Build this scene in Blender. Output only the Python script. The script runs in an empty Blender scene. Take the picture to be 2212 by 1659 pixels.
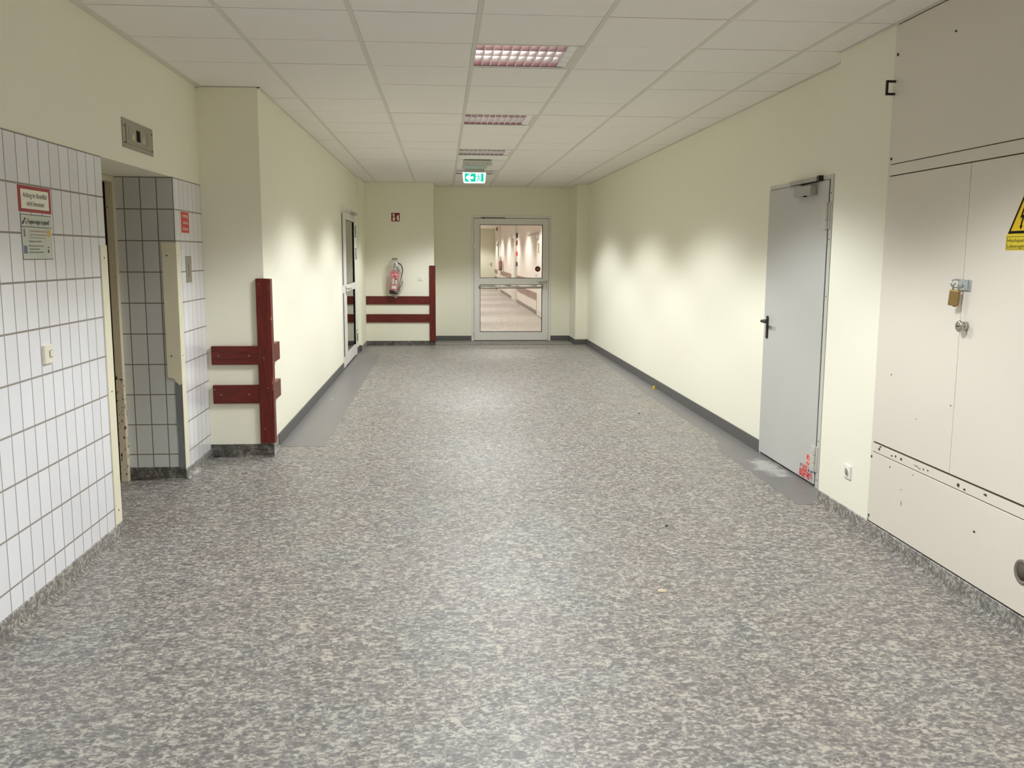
import bpy, bmesh, math, random
from mathutils import Vector, Matrix
random.seed(7)
PI = math.pi
SC = bpy.context.scene
COL = SC.collection

# ---------------------------------------------------------------- camera
FPX = 1965.4
YAW, PITCH, ROLL = 0.076385, -0.140979, -0.004556
HCAM = 1.55
cd = bpy.data.cameras.new('camera')
cam = bpy.data.objects.new('camera', cd)
COL.objects.link(cam)
cd.sensor_fit = 'HORIZONTAL'
cd.sensor_width = 36.0
cd.lens = FPX / 2212.0 * 36.0
cd.clip_start = 0.05
cd.clip_end = 200
fw = Vector((math.sin(YAW) * math.cos(PITCH), math.cos(YAW) * math.cos(PITCH), math.sin(PITCH)))
rt = Vector((math.cos(YAW), -math.sin(YAW), 0))
dn = fw.cross(rt)
c_, s_ = math.cos(ROLL), math.sin(ROLL)
r2 = c_ * rt + s_ * dn
d2 = -s_ * rt + c_ * dn
M = Matrix.Identity(4)
for i in range(3):
    M[i][0] = r2[i]
    M[i][1] = -d2[i]
    M[i][2] = -fw[i]
    M[i][3] = (0, 0, HCAM)[i]
cam.matrix_world = M
SC.camera = cam

# ---------------------------------------------------------------- world, exposure, light levels
w = bpy.data.worlds.new('world')
SC.world = w
w.use_nodes = True
w.node_tree.nodes['Background'].inputs[0].default_value = (0.9, 0.92, 1.0, 1)
w.node_tree.nodes['Background'].inputs[1].default_value = 0.0
SC.view_settings.view_transform = 'Standard'
SC.view_settings.look = 'None'
SC.view_settings.gamma = 1.0
SC.view_settings.use_curve_mapping = False
SC.view_settings.exposure = 0.0
SC.cycles.max_bounces = 11
SC.cycles.diffuse_bounces = 9
SC.cycles.glossy_bounces = 4
SC.cycles.transparent_max_bounces = 10
SC.cycles.sample_clamp_indirect = 4.0
SC.cycles.use_denoising = True
SC.cycles.caustics_reflective = False
SC.cycles.caustics_refractive = False
LAMP_W = 43.5                      # the louvred ceiling lights of the hall
LAMP_RGB = (0.945, 0.98, 1.0)
FAR_W = 40.0                       # the lamps of the corridor behind the glass door
FAR_RGB = (1.0, 0.93, 0.89)
TUBE_E = 4.2
# relative luminance against the cosine of the angle from straight down
LOUVRE_CURVE = ((0.0, 0.0), (0.395, 0.0), (0.45, 0.10), (0.50, 0.62), (0.55, 1.0), (0.64, 1.0), (0.77, 0.76), (1.0, 0.5))

# ---------------------------------------------------------------- measures
XW, XL, XN, XR = -1.78, -1.34, 2.375, 2.513
YC, YN, YS, YP, YF = 7.0, 5.47, 15.70, 15.76, 16.53
ZC = 2.75
XB = 2.46
YE = 43.0


# ---------------------------------------------------------------- materials
def srgb(r, g, b):
    f = lambda c: (c / 255 / 12.92) if c / 255 <= 0.04045 else ((c / 255 + 0.055) / 1.055) ** 2.4
    return (f(r), f(g), f(b), 1)


class NT:
    def __init__(s, name):
        s.m = bpy.data.materials.new(name)
        s.m.use_nodes = True
        s.t = s.m.node_tree
        s.n = s.t.nodes
        s.b = s.n['Principled BSDF']
        s.out = s.n['Material Output']

    def add(s, t, **k):
        n = s.n.new(t)
        for a, v in k.items():
            setattr(n, a, v)
        return n

    def lk(s, a, b):
        s.t.links.new(a, b)

    def val(s, x, sock):
        if hasattr(x, 'is_output'):
            s.lk(x, sock)
        else:
            sock.default_value = x

    def math(s, op, a, b=None, c=None):
        n = s.add('ShaderNodeMath', operation=op)
        s.val(a, n.inputs[0])
        if b is not None:
            s.val(b, n.inputs[1])
        if c is not None:
            s.val(c, n.inputs[2])
        return n.outputs[0]

    def mix(s, f, a, b, mode='MIX'):
        n = s.add('ShaderNodeMix', data_type='RGBA', blend_type=mode)
        s.val(f, n.inputs[0])
        s.val(a, n.inputs[6])
        s.val(b, n.inputs[7])
        return n.outputs[2]

    def pos(s):
        return s.add('ShaderNodeNewGeometry').outputs['Position']

    def sep(s, v):
        n = s.add('ShaderNodeSeparateXYZ')
        s.lk(v, n.inputs[0])
        return n.outputs

    def scaled(s, v, sc):
        n = s.add('ShaderNodeMapping')
        s.lk(v, n.inputs[0])
        n.inputs['Scale'].default_value = sc
        return n.outputs[0]

    def noise(s, v, scale, detail=3, rough=0.5, dist=0.0):
        n = s.add('ShaderNodeTexNoise')
        s.lk(v, n.inputs['Vector'])
        n.inputs['Scale'].default_value = scale
        n.inputs['Detail'].default_value = detail
        n.inputs['Roughness'].default_value = rough
        n.inputs['Distortion'].default_value = dist
        return n.outputs

    def ramp(s, f, stops):
        n = s.add('ShaderNodeValToRGB')
        e = n.color_ramp.elements
        while len(e) < len(stops):
            e.new(0.5)
        for k, (p, c) in zip(e, stops):
            k.position = p
            k.color = c if len(c) == 4 else (*c, 1)
        s.val(f, n.inputs[0])
        return n.outputs[0]

    def bump(s, h, strength, dist):
        n = s.add('ShaderNodeBump')
        n.inputs['Strength'].default_value = strength
        n.inputs['Distance'].default_value = dist
        s.lk(h, n.inputs['Height'])
        s.lk(n.outputs[0], s.b.inputs['Normal'])


def plain(name, col, rough=0.5, metal=0.0, var=0.04, scale=25, bump=0.0, spec=0.5):
    """Base colour with a little noise of its own, so nothing is perfectly even."""
    k = NT(name)
    p = k.pos()
    n = k.noise(p, scale, 3)[0]
    c2 = tuple(min(1, x * (1 + var)) for x in col[:3]) + (1,)
    c1 = tuple(x * (1 - var) for x in col[:3]) + (1,)
    k.lk(k.mix(n, c1, c2), k.b.inputs['Base Color'])
    k.b.inputs['Roughness'].default_value = rough
    k.b.inputs['Metallic'].default_value = metal
    k.b.inputs['Specular IOR Level'].default_value = spec
    if bump:
        k.bump(k.noise(p, scale * 12, 2)[0], bump, 0.002)
    return k.m


def emit(name, col, e, base=(0.8, 0.8, 0.8, 1)):
    k = NT(name)
    k.b.inputs['Base Color'].default_value = base
    k.b.inputs['Emission Color'].default_value = col
    k.b.inputs['Emission Strength'].default_value = e
    k.b.inputs['Roughness'].default_value = 0.4
    return k.m


def paint_mat(name, col, spec=0.25):
    k = NT(name)
    p = k.pos()
    big = k.noise(p, 0.9, 2)[0]
    c1 = tuple(x * 0.97 for x in col[:3]) + (1,)
    k.lk(k.mix(big, c1, col), k.b.inputs['Base Color'])
    k.b.inputs['Roughness'].default_value = 0.75
    k.b.inputs['Specular IOR Level'].default_value = spec
    k.bump(k.noise(p, 160, 3, 0.6)[0], 0.12, 0.0015)
    return k.m


def tile_mat(name, axis, u0, pu, gu, v0=0.18, pv=0.2075, gv=0.0085, base=srgb(232, 232, 236), joint=srgb(150, 143, 134)):
    k = NT(name)
    P = k.sep(k.pos())
    U = P[axis]

    def line(c, o, p, g):
        a = k.math('SUBTRACT', c, o - p / 2)
        a = k.math('DIVIDE', a, p)
        a = k.math('FRACT', a)
        a = k.math('SUBTRACT', a, 0.5)
        a = k.math('ABSOLUTE', a)
        a = k.math('MULTIPLY', a, p)
        return k.math('LESS_THAN', a, g / 2)
    m = k.math('MAXIMUM', line(U, u0, pu, gu), line(P[2], v0, pv, gv))
    # tile by tile tint
    iu = k.math('FLOOR', k.math('DIVIDE', k.math('SUBTRACT', U, u0), pu))
    iv = k.math('FLOOR', k.math('DIVIDE', k.math('SUBTRACT', P[2], v0), pv))
    cb = k.add('ShaderNodeCombineXYZ')
    k.lk(iu, cb.inputs[0])
    k.lk(iv, cb.inputs[1])
    wn = k.add('ShaderNodeTexWhiteNoise')
    k.lk(cb.outputs[0], wn.inputs['Vector'])
    tint = k.mix(wn.outputs['Value'], tuple(x * 0.95 for x in base[:3]) + (1,), base)
    k.lk(k.mix(m, tint, joint), k.b.inputs['Base Color'])
    k.lk(k.math('MULTIPLY_ADD', m, 0.6, 0.16), k.b.inputs['Roughness'])
    inv = k.math('SUBTRACT', 1.0, m)
    k.bump(inv, 0.5, 0.002)
    return k.m


def floor_mat(name, vertical=False, tone=1.0, dirt=0.0):
    """Mottled vinyl: grey blotches and cream flakes in narrow planks of slightly different tint."""
    k = NT(name)
    p = k.pos()
    P = k.sep(p)
    br = k.add('ShaderNodeTexBrick')
    mp = k.add('ShaderNodeMapping')
    k.lk(p, mp.inputs[0])
    mp.inputs['Rotation'].default_value = (0, 0, PI / 2)
    k.lk(mp.outputs[0], br.inputs['Vector'])
    br.offset = 0.37
    br.inputs['Scale'].default_value = 1.0
    br.inputs['Brick Width'].default_value = 0.31
    br.inputs['Row Height'].default_value = 0.102
    br.inputs['Mortar Size'].default_value = 0.0016
    br.inputs['Mortar Smooth'].default_value = 0.4
    br.inputs['Color1'].default_value = (0, 0, 0, 1)
    br.inputs['Color2'].default_value = (1, 1, 1, 1)
    br.inputs['Mortar'].default_value = (0.5, 0.5, 0.5, 1)
    br.inputs['Bias'].default_value = 0.0
    tint = br.outputs['Color']
    sc = k.scaled(p, (0.75, 1.0, 1.0))
    # coordinates jump from plank to plank so the blotches are cut at the seams
    vm = k.add('ShaderNodeVectorMath', operation='MULTIPLY_ADD')
    k.lk(tint, vm.inputs[0])
    vm.inputs[1].default_value = (3.1, 5.3, 2.2)
    k.lk(sc, vm.inputs[2])
    v = vm.outputs[0] if not vertical else sc
    n1 = k.noise(v, 62, 3.5, 0.62, 0.6)[0]
    n2 = k.noise(v, 24, 3, 0.55, 0.4)[0]
    vo = k.add('ShaderNodeTexVoronoi', feature='F1')
    k.lk(v, vo.inputs['Vector'])
    vo.inputs['Scale'].default_value = 52
    base = k.ramp(k.math('ADD', k.math('MULTIPLY', n1, 0.68), k.math('MULTIPLY', n2, 0.32)),
                  [(0.41, srgb(*[int(x * tone) for x in (130, 127, 124)])), (0.475, srgb(*[int(x * tone) for x in (158, 154, 150)])),
                   (0.52, srgb(*[int(x * tone) for x in (178, 174, 168)])), (0.575, srgb(*[int(x * tone) for x in (226, 221, 207)]))])
    spots = k.ramp(k.math('ADD', vo.outputs['Distance'], k.math('MULTIPLY', k.noise(v, 11, 2)[0], 0.75)),
                   [(0.50, (1, 1, 1)), (0.56, (0, 0, 0))])
    c = k.mix(k.math('MULTIPLY', spots, 0.8), base, srgb(*[int(x * tone) for x in (124, 119, 114)]))
    # tints: greyish blue, pinkish, greenish cream
    tr = k.ramp(k.noise(k.scaled(p, (1, 0.6, 1)), 2.6, 2)[0], [(0.32, (0.96, 0.98, 0.985)), (0.5, (1.0, 0.985, 0.965)), (0.68, (1.0, 0.96, 0.94))])
    c = k.mix(1.0, c, tr, 'MULTIPLY')
    c = k.mix(k.math('MULTIPLY', k.sep(tint)[0], 0.10), c, srgb(150, 146, 144))
    if not vertical:
        c = k.mix(k.math('MULTIPLY', br.outputs['Fac'], 0.55), c, srgb(136, 130, 124))
    if dirt:
        dd = k.noise(p, 14, 4, 0.65)[0]
        c = k.mix(k.math('MULTIPLY', k.ramp(dd, [(0.4, (0, 0, 0)), (0.62, (1, 1, 1))]), dirt), c, srgb(62, 58, 50))
    k.lk(c, k.b.inputs['Base Color'])
    k.lk(k.math('MULTIPLY_ADD', k.noise(p, 5, 3)[0], 0.22, 0.34), k.b.inputs['Roughness'])
    k.b.inputs['Specular IOR Level'].default_value = 0.42
    k.bump(n1, 0.05, 0.001)
    return k.m


def wood_mat(name, horiz=True, wear=0.0):
    k = NT(name)
    p = k.pos()
    s = k.scaled(p, (3, 3, 60) if horiz else (60, 60, 3))
    g = k.noise(s, 1.6, 5, 0.6, 1.2)[0]
    c = k.ramp(g, [(0.3, srgb(64, 15, 11)), (0.5, srgb(98, 26, 18)), (0.72, srgb(122, 40, 27))])
    if wear:
        wn = k.noise(k.scaled(p, (30, 30, 9)), 1.4, 4, 0.7)[0]
        c = k.mix(k.ramp(wn, [(0.60, (0, 0, 0)), (0.66, (1, 1, 1))]), c, srgb(176, 128, 84))
    k.lk(c, k.b.inputs['Base Color'])
    k.b.inputs['Roughness'].default_value = 0.38
    k.bump(g, 0.12, 0.001)
    return k.m


def chipped_mat(name, col, chip, lo=0.1, hi=0.75):
    """Old paint with chips that get denser in the lower third."""
    k = NT(name)
    p = k.pos()
    z = k.sep(p)[2]
    n = k.noise(k.scaled(p, (40, 40, 26)), 1.0, 4, 0.7)[0]
    thr = k.math('MULTIPLY', k.math('LESS_THAN', z, hi), 0.09)
    m = k.ramp(k.math('ADD', n, thr), [(0.66, (0, 0, 0)), (0.69, (1, 1, 1))])
    k.lk(k.mix(m, col, chip), k.b.inputs['Base Color'])
    k.b.inputs['Roughness'].default_value = 0.55
    return k.m


def glass_mat(name, tint=(0.96, 0.98, 0.97), dark=0.0, refl=1.0):
    k = NT(name)
    k.n.remove(k.b)
    tr = k.add('ShaderNodeBsdfTransparent')
    tr.inputs[0].default_value = (*[t * (1 - dark) for t in tint], 1)
    gl = k.add('ShaderNodeBsdfGlossy')
    gl.inputs['Roughness'].default_value = 0.01
    gl.inputs['Color'].default_value = (refl, refl, refl, 1)
    fr = k.add('ShaderNodeFresnel')
    fr.inputs[0].default_value = 1.5
    mx = k.add('ShaderNodeMixShader')
    k.lk(fr.outputs[0], mx.inputs[0])
    k.lk(tr.outputs[0], mx.inputs[1])
    k.lk(gl.outputs[0], mx.inputs[2])
    k.lk(mx.outputs[0], k.out.inputs[0])
    return k.m


def film_mat(name):
    k = NT(name)
    k.n.remove(k.b)
    tr = k.add('ShaderNodeBsdfTransparent')
    tr.inputs[0].default_value = (0.97, 0.97, 0.96, 1)
    df = k.add('ShaderNodeBsdfDiffuse')
    df.inputs[0].default_value = (0.85, 0.82, 0.78, 1)
    gl = k.add('ShaderNodeBsdfGlossy')
    gl.inputs['Roughness'].default_value = 0.22
    m1 = k.add('ShaderNodeMixShader')
    m1.inputs[0].default_value = 0.35
    k.lk(df.outputs[0], m1.inputs[1])
    k.lk(gl.outputs[0], m1.inputs[2])
    n = k.noise(k.pos(), 26, 4, 0.6, 1.5)[0]
    f = k.ramp(n, [(0.35, (0.16, 0.16, 0.16)), (0.54, (0.27, 0.27, 0.27)), (0.66, (0.6, 0.6, 0.6))])
    m2 = k.add('ShaderNodeMixShader')
    k.lk(f, m2.inputs[0])
    k.lk(tr.outputs[0], m2.inputs[1])
    k.lk(m1.outputs[0], m2.inputs[2])
    k.lk(m2.outputs[0], k.out.inputs[0])
    return k.m


PAINT = paint_mat('cream_wall_paint', (0.895, 0.875, 0.735, 1))
PAINT_W = paint_mat('white_wall_paint', (0.86, 0.80, 0.74, 1))
CEIL = plain('mineral_ceiling_tile', (0.895, 0.862, 0.82, 1), 0.9, var=0.03, scale=60, bump=0.25, spec=0.2)
CEILV = plain('dark_void_sheet', (0.10, 0.09, 0.075, 1), 0.9)
TBAR = plain('ceiling_rail_metal', (0.72, 0.70, 0.62, 1), 0.6)
TILE_L = tile_mat('wall_tile', 1, 4.921, 0.109, 0.0068)
TILE_L2 = tile_mat('wall_tile_beyond_lift', 1, 6.428, 0.1106, 0.0055)
TILE_V = tile_mat('reveal_tile_shaded', 0, -1.778, 0.1063, 0.0065, gv=0.007, base=srgb(205, 208, 206), joint=srgb(118, 108, 92))  # darker copy of the wall tile, the recess shade is in its colour
FLOOR = floor_mat('mottled_vinyl_floor', tone=0.775)
FLOORB = floor_mat('mottled_vinyl_floor_corridor', tone=1.02)
COVE = floor_mat('mottled_vinyl_cove', True, 0.84, 0.2)
COVE_D = floor_mat('soiled_vinyl_cove', True, 0.60, 0.75)
GREYVIN = plain('grey_vinyl', srgb(121, 118, 118), 0.42, var=0.05, scale=5)
def scuffed_vinyl():
    k = NT('scuffed_grey_vinyl')
    p = k.pos()
    n = k.noise(p, 5, 3)[0]
    base = k.mix(n, srgb(114, 111, 110), srgb(125, 122, 121))
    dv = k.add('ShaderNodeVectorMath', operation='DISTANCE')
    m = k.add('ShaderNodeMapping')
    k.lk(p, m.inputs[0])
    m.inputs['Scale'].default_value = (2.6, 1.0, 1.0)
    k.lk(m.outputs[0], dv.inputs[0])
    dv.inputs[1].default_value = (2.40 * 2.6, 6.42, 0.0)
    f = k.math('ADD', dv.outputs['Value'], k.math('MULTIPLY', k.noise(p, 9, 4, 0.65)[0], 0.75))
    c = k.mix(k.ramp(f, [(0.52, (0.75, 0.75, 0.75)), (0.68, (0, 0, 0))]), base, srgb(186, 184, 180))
    k.lk(c, k.b.inputs['Base Color'])
    k.b.inputs['Roughness'].default_value = 0.45
    return k.m


GREYSC = scuffed_vinyl()
BASEGR = plain('dark_grey_baseboard', srgb(92, 90, 88), 0.5, var=0.04)
WOODH = wood_mat('red_stained_board', True)
WOODV = wood_mat('red_stained_post', False)
WOODW = wood_mat('worn_red_edge', False, 1)
DOORG = plain('grey_steel_door', srgb(194, 194, 190), 0.45, var=0.015, scale=3)
DOORF = plain('grey_steel_frame', srgb(200, 199, 192), 0.45, var=0.02)
ALU = plain('painted_aluminium', srgb(230, 228, 221), 0.4, var=0.015, scale=4)
GASK = plain('black_gasket', (0.012, 0.011, 0.010, 1), 0.7, spec=0.1)
BLACK = plain('black_plastic', (0.014, 0.012, 0.009, 1), 0.35)
STEEL = plain('brushed_steel', (0.55, 0.53, 0.49, 1), 0.32, 1.0, var=0.08, scale=60)
STEELP = plain('dull_steel_plate', (0.36, 0.33, 0.27, 1), 0.5, 0.35, var=0.08, scale=40)
ZINC = plain('galvanised_steel', (0.62, 0.68, 0.70, 1), 0.35, 0.8, var=0.15, scale=90)
BRASS = plain('tarnished_brass', (0.36, 0.24, 0.09, 1), 0.42, 0.7, var=0.15, scale=60)
CAB = plain('cream_cabinet_lacquer', (0.755, 0.70, 0.615, 1), 0.30, var=0.015, scale=3)
CABD = plain('cabinet_gap', (0.10, 0.085, 0.06, 1), 0.8)
CHIPD = plain('paint_chip', (0.05, 0.045, 0.04, 1), 0.7)
PLASTIC = plain('cream_plastic', srgb(232, 226, 208), 0.35, var=0.01)
PLASTIC_W = plain('white_plastic', srgb(236, 234, 226), 0.35, var=0.01)
PLASTIC_S = plain('socket_recess', srgb(150, 140, 122), 0.5)
GUARD = plain('cream_corner_guard', (0.80, 0.75, 0.58, 1), 0.45, var=0.03, scale=8)
LIFTF = chipped_mat('chipped_lift_frame', srgb(214, 202, 176), srgb(66, 52, 38))
LIFTD = plain('lift_door_panel', srgb(112, 98, 72), 0.4, var=0.06, scale=6)
GUARDG = plain('grey_bare_guard', srgb(118, 120, 122), 0.6, var=0.12, scale=22)
MIRROR = plain('louvre_aluminium', (0.95, 0.93, 0.93, 1), 0.16, 0.85, var=0.01)
PINK = plain('pink_reflection_pan', (0.30, 0.17, 0.19, 1), 0.25, 0.4, var=0.25, scale=9)  # pinkish louvre reflections are put into the colour of the pan
ENAMEL = plain('bright_end_white', (0.96, 0.95, 0.94, 1), 0.25)  # bright tube reflection on the right end, put into a white colour
LAMPR = plain('lamp_rim', srgb(214, 210, 200), 0.4)
TUBE = emit('fluorescent_tube', (1.0, 0.86, 0.80, 1), TUBE_E)
TUBE_OFF = plain('unlit_tube', (0.62, 0.42, 0.44, 1), 0.2)
LRED = plain('sign_red', srgb(160, 22, 36), 0.4, var=0.02)
SRED = plain('sticker_red', srgb(214, 48, 44), 0.4, var=0.02)
FRED = plain('fire_sign_red', srgb(128, 8, 14), 0.4, var=0.02)
ORNG = plain('sticker_orange', srgb(226, 70, 44), 0.45, var=0.1, scale=120)
SWHT = plain('sign_white', srgb(240, 238, 222), 0.4, var=0.01)
SGRN = plain('sign_pale_green', srgb(198, 204, 192), 0.35, var=0.02)
INK = plain('sign_ink', srgb(52, 46, 38), 0.6)
INKR = plain('sign_ink_red', srgb(188, 128, 118), 0.6)
SBLU = plain('sign_blue', srgb(106, 120, 150), 0.5)
SORA = plain('sign_orange', srgb(224, 170, 66), 0.5)
YELL = plain('warning_yellow', srgb(236, 196, 10), 0.4, var=0.02)
YELL2 = plain('warning_yellow_label', srgb(226, 202, 42), 0.4, var=0.02)
XRED = plain('extinguisher_red', srgb(205, 22, 48), 0.3, var=0.03)
GLASS = glass_mat('door_glass')
GLASS_L = glass_mat('side_door_glass', dark=0.1)
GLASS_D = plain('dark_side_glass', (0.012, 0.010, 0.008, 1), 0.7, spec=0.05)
FILM = film_mat('plastic_film')
EXW = emit('exit_sign_edge_light', (0.80, 1.0, 0.98, 1), 1.1)
EXG = emit('exit_sign_green', (0.0, 0.60, 0.42, 1), 0.85, (0, 0.4, 0.25, 1))
EXC = emit('exit_sign_pale', (0.62, 1.0, 0.92, 1), 0.95)
BAND = plain('brown_wall_rail', srgb(150, 118, 110), 0.5, var=0.05)
ENDP = paint_mat('pale_green_paint', (0.74, 0.76, 0.62, 1))
SCRAPY = plain('yellow_scrap', srgb(206, 176, 60), 0.7)
SCRAPW = plain('cream_scrap', srgb(222, 206, 176), 0.8)
SCRAPD = plain('dark_crumb', srgb(60, 52, 46), 0.8)


# ---------------------------------------------------------------- mesh helpers
def box(bm, x0, x1, y0, y1, z0, z1, mi=0):
    v = [bm.verts.new((x, y, z)) for z in (z0, z1) for y in (y0, y1) for x in (x0, x1)]
    for q in ((0, 2, 3, 1), (4, 5, 7, 6), (0, 1, 5, 4), (2, 6, 7, 3), (0, 4, 6, 2), (1, 3, 7, 5)):
        f = bm.faces.new([v[i] for i in q])
        f.material_index = mi
    return v


def prism(bm, pts, a, b, axis=1, mi=0):
    """Extrude a closed 2-D outline. axis 1: outline in x,z and depth y from a to b; 2: outline x,y and z; 0: outline y,z and x."""
    def mk(p, d):
        return {1: (p[0], d, p[1]), 2: (p[0], p[1], d), 0: (d, p[0], p[1])}[axis]
    A = [bm.verts.new(mk(p, a)) for p in pts]
    B = [bm.verts.new(mk(p, b)) for p in pts]
    n = len(pts)
    fs = [bm.faces.new(A), bm.faces.new(B[::-1])]
    for i in range(n):
        j = (i + 1) % n
        fs.append(bm.faces.new([A[i], B[i], B[j], A[j]]))
    for f in fs:
        f.material_index = mi


def ring(cx, cy, r, n=24, a0=0.0, a1=2 * PI, ry=None):
    ry = ry or r
    return [(cx + r * math.cos(a0 + (a1 - a0) * i / n), cy + ry * math.sin(a0 + (a1 - a0) * i / n)) for i in range(n)]


def stadium(cx, cz, w_, h_, n=10):
    r = w_ / 2
    pts = [(cx + r * math.cos(PI * i / n), cz + h_ / 2 - r + r * math.sin(PI * i / n)) for i in range(n + 1)]
    pts += [(cx + r * math.cos(PI + PI * i / n), cz - h_ / 2 + r + r * math.sin(PI + PI * i / n)) for i in range(n + 1)]
    return pts


def lathe(bm, prof, axis='z', n=28, at=(0, 0, 0), mi=0):
    rows = []
    for r, h in prof:
        row = []
        for i in range(n):
            a = 2 * PI * i / n
            c, s = max(r, 1e-5) * math.cos(a), max(r, 1e-5) * math.sin(a)
            p = {'z': (c, s, h), 'y': (c, h, s), 'x': (h, c, s)}[axis]
            row.append(bm.verts.new((p[0] + at[0], p[1] + at[1], p[2] + at[2])))
        rows.append(row)
    for a, b in zip(rows, rows[1:]):
        for i in range(n):
            f = bm.faces.new([a[i], a[(i + 1) % n], b[(i + 1) % n], b[i]])
            f.smooth = True
            f.material_index = mi
    bm.faces.new(rows[0])
    bm.faces.new(rows[-1][::-1])


def tube(bm, pts, r, n=10, mi=0):
    pts = [Vector(p) for p in pts]
    rs = r if isinstance(r, (list, tuple)) else [r] * len(pts)
    rows = []
    up = Vector((0.13, 0.31, 0.94)).normalized()
    for i, p in enumerate(pts):
        t = (pts[min(i + 1, len(pts) - 1)] - pts[max(i - 1, 0)]).normalized()
        a = t.cross(up)
        if a.length < 1e-3:
            a = t.cross(Vector((1, 0, 0)))
        a.normalize()
        b = t.cross(a)
        rows.append([bm.verts.new(p + (a * math.cos(2 * PI * k / n) + b * math.sin(2 * PI * k / n)) * rs[i]) for k in range(n)])
    for A, B in zip(rows, rows[1:]):
        for k in range(n):
            f = bm.faces.new([A[k], A[(k + 1) % n], B[(k + 1) % n], B[k]])
            f.smooth = True
            f.material_index = mi
    bm.faces.new(rows[0])
    bm.faces.new(rows[-1][::-1])


def smoothpts(pts, k=8):
    P = [Vector(p) for p in pts]
    P = [P[0]] + P + [P[-1]]
    out = []
    for i in range(1, len(P) - 2):
        for j in range(k):
            t = j / k
            a, b, c, d = P[i - 1:i + 3]
            out.append(0.5 * ((2 * b) + (c - a) * t + (2 * a - 5 * b + 4 * c - d) * t * t + (3 * b - a - 3 * c + d) * t ** 3))
    out.append(P[-2])
    return out


def link(name, bm, mats, parent=None, bevel=0.0, seg=2):
    bmesh.ops.recalc_face_normals(bm, faces=bm.faces)
    me = bpy.data.meshes.new(name)
    bm.to_mesh(me)
    bm.free()
    for m_ in (mats if isinstance(mats, (list, tuple)) else [mats]):
        me.materials.append(m_)
    o = bpy.data.objects.new(name, me)
    COL.objects.link(o)
    o.parent = parent
    if bevel:
        b = o.modifiers.new('bevel', 'BEVEL')
        b.width = bevel
        b.segments = seg
        b.limit_method = 'ANGLE'
    return o


def part(name, mats, parent, build, bevel=0.0, label=None):
    bm = bmesh.new()
    build(bm)
    o = link(name, bm, mats, parent, bevel)
    if label:
        o['label'] = label
    return o


def pbox(name, mats, parent, *b, bevel=0.0, label=None):
    return part(name, mats, parent, lambda bm: box(bm, *b), bevel, label)


def empty(name, loc, rz=0.0):
    o = bpy.data.objects.new(name, None)
    COL.objects.link(o)
    o.location = loc
    o.rotation_euler = (0, 0, rz)
    o.empty_display_size = 0.05
    return o


def thing(name, label, cat, loc, rz=0.0, group=None):
    o = empty(name, loc, rz)
    return tag(o, label, cat, group)


def tag(o, label, cat, group=None, kind=None):
    o['label'] = label
    o['category'] = cat
    if group:
        o['group'] = group
    if kind:
        o['kind'] = kind
    return o


def struct(o, label=None, cat=None):
    o['kind'] = 'structure'
    if label:
        o['label'] = label
    if cat:
        o['category'] = cat
    return o


def sbox(name, mats, *b, label=None, cat=None):
    bm = bmesh.new()
    box(bm, *b)
    return struct(link(name, bm, mats), label, cat)


def lettering(txt, mat, parent, x0, x1, zbase, h, y=-0.001, name='lettering', bold=0.0, depth=0.0004):
    """Text in the thing's own x,z plane: spans x0..x1, cap height about h above zbase."""
    cu = bpy.data.curves.new(name, 'FONT')
    cu.body = txt
    cu.size = 1.0
    cu.offset = bold
    cu.extrude = 0.0
    tmp = bpy.data.objects.new('tmp', cu)
    COL.objects.link(tmp)
    me = bpy.data.meshes.new_from_object(tmp)
    bpy.data.objects.remove(tmp)
    xs = [v.co.x for v in me.vertices]
    mnx, mxx = min(xs), max(xs)
    sx = (x1 - x0) / (mxx - mnx)
    sz = h / 0.70
    for v in me.vertices:
        v.co = (x0 + (v.co.x - mnx) * sx, y, zbase + v.co.y * sz)
    me.materials.clear()
    me.materials.append(mat)
    me.name = name
    o = bpy.data.objects.new(name, me)
    COL.objects.link(o)
    o.parent = parent
    return o


def copy_tree(o, parent=None):
    c = o.copy()
    COL.objects.link(c)
    if parent is not None:
        c.parent = parent
    for ch in list(o.children):
        copy_tree(ch, c)
    return c


RW, LW, FW_ = -PI / 2, PI / 2, 0.0      # things on the right wall, the left wall, a wall that faces the camera

# ================================================================= SETTING
# ---- floor
bm = bmesh.new()
box(bm, -2.6, 2.9, -4.2, YF + 0.05, -0.1, 0.0)
FL = struct(link('floor', bm, FLOOR), 'light grey mottled vinyl floor with cream flakes', 'floor')
bm = bmesh.new()
box(bm, -2.6, 2.9, YF + 0.05, YE + 0.3, -0.1, 0.0)
struct(link('floor_beyond', bm, FLOORB), 'pale speckled floor of the corridor behind the glass door', 'floor')

bm = bmesh.new()
prism(bm, [(XL, 7.36), (-0.967, 7.34), (-0.975, 14.3), (-1.0, 14.33), (-1.16, 14.36), (-1.20, 15.02), (-1.30, 15.05), (XL, 14.75)], 0.0, 0.0015, 2)
struct(link('trim_1', bm, GREYVIN), 'plain grey vinyl strip let into the floor along the left wall', 'floor strip')
bm = bmesh.new()
prism(bm, [(XR, 5.43), (2.222, 5.415), (2.225, 6.48), (2.217, 7.06), (2.25, 7.12), (2.24, 7.22), (2.318, 7.38), (2.322, 7.8), (2.30, 8.53), (2.299, 10.57), (2.361, 13.0), (2.431, 15.49), (XR, 15.6)], 0.0, 0.0015, 2)
struct(link('trim_2', bm, GREYSC), 'plain grey vinyl strip on the floor in front of the grey steel door', 'floor strip')
sbox('trim_3', GASK, -0.14, 2.31, 15.735, 15.750, 0.0, 0.002, label='dark joint line across the floor before the far glass door', cat='floor joint')


# ---- walls
def walls(name, mats, boxes, label, cat='wall'):
    bm = bmesh.new()
    for b in boxes:
        box(bm, *b)
    return struct(link(name, bm, mats), label, cat)


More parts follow.
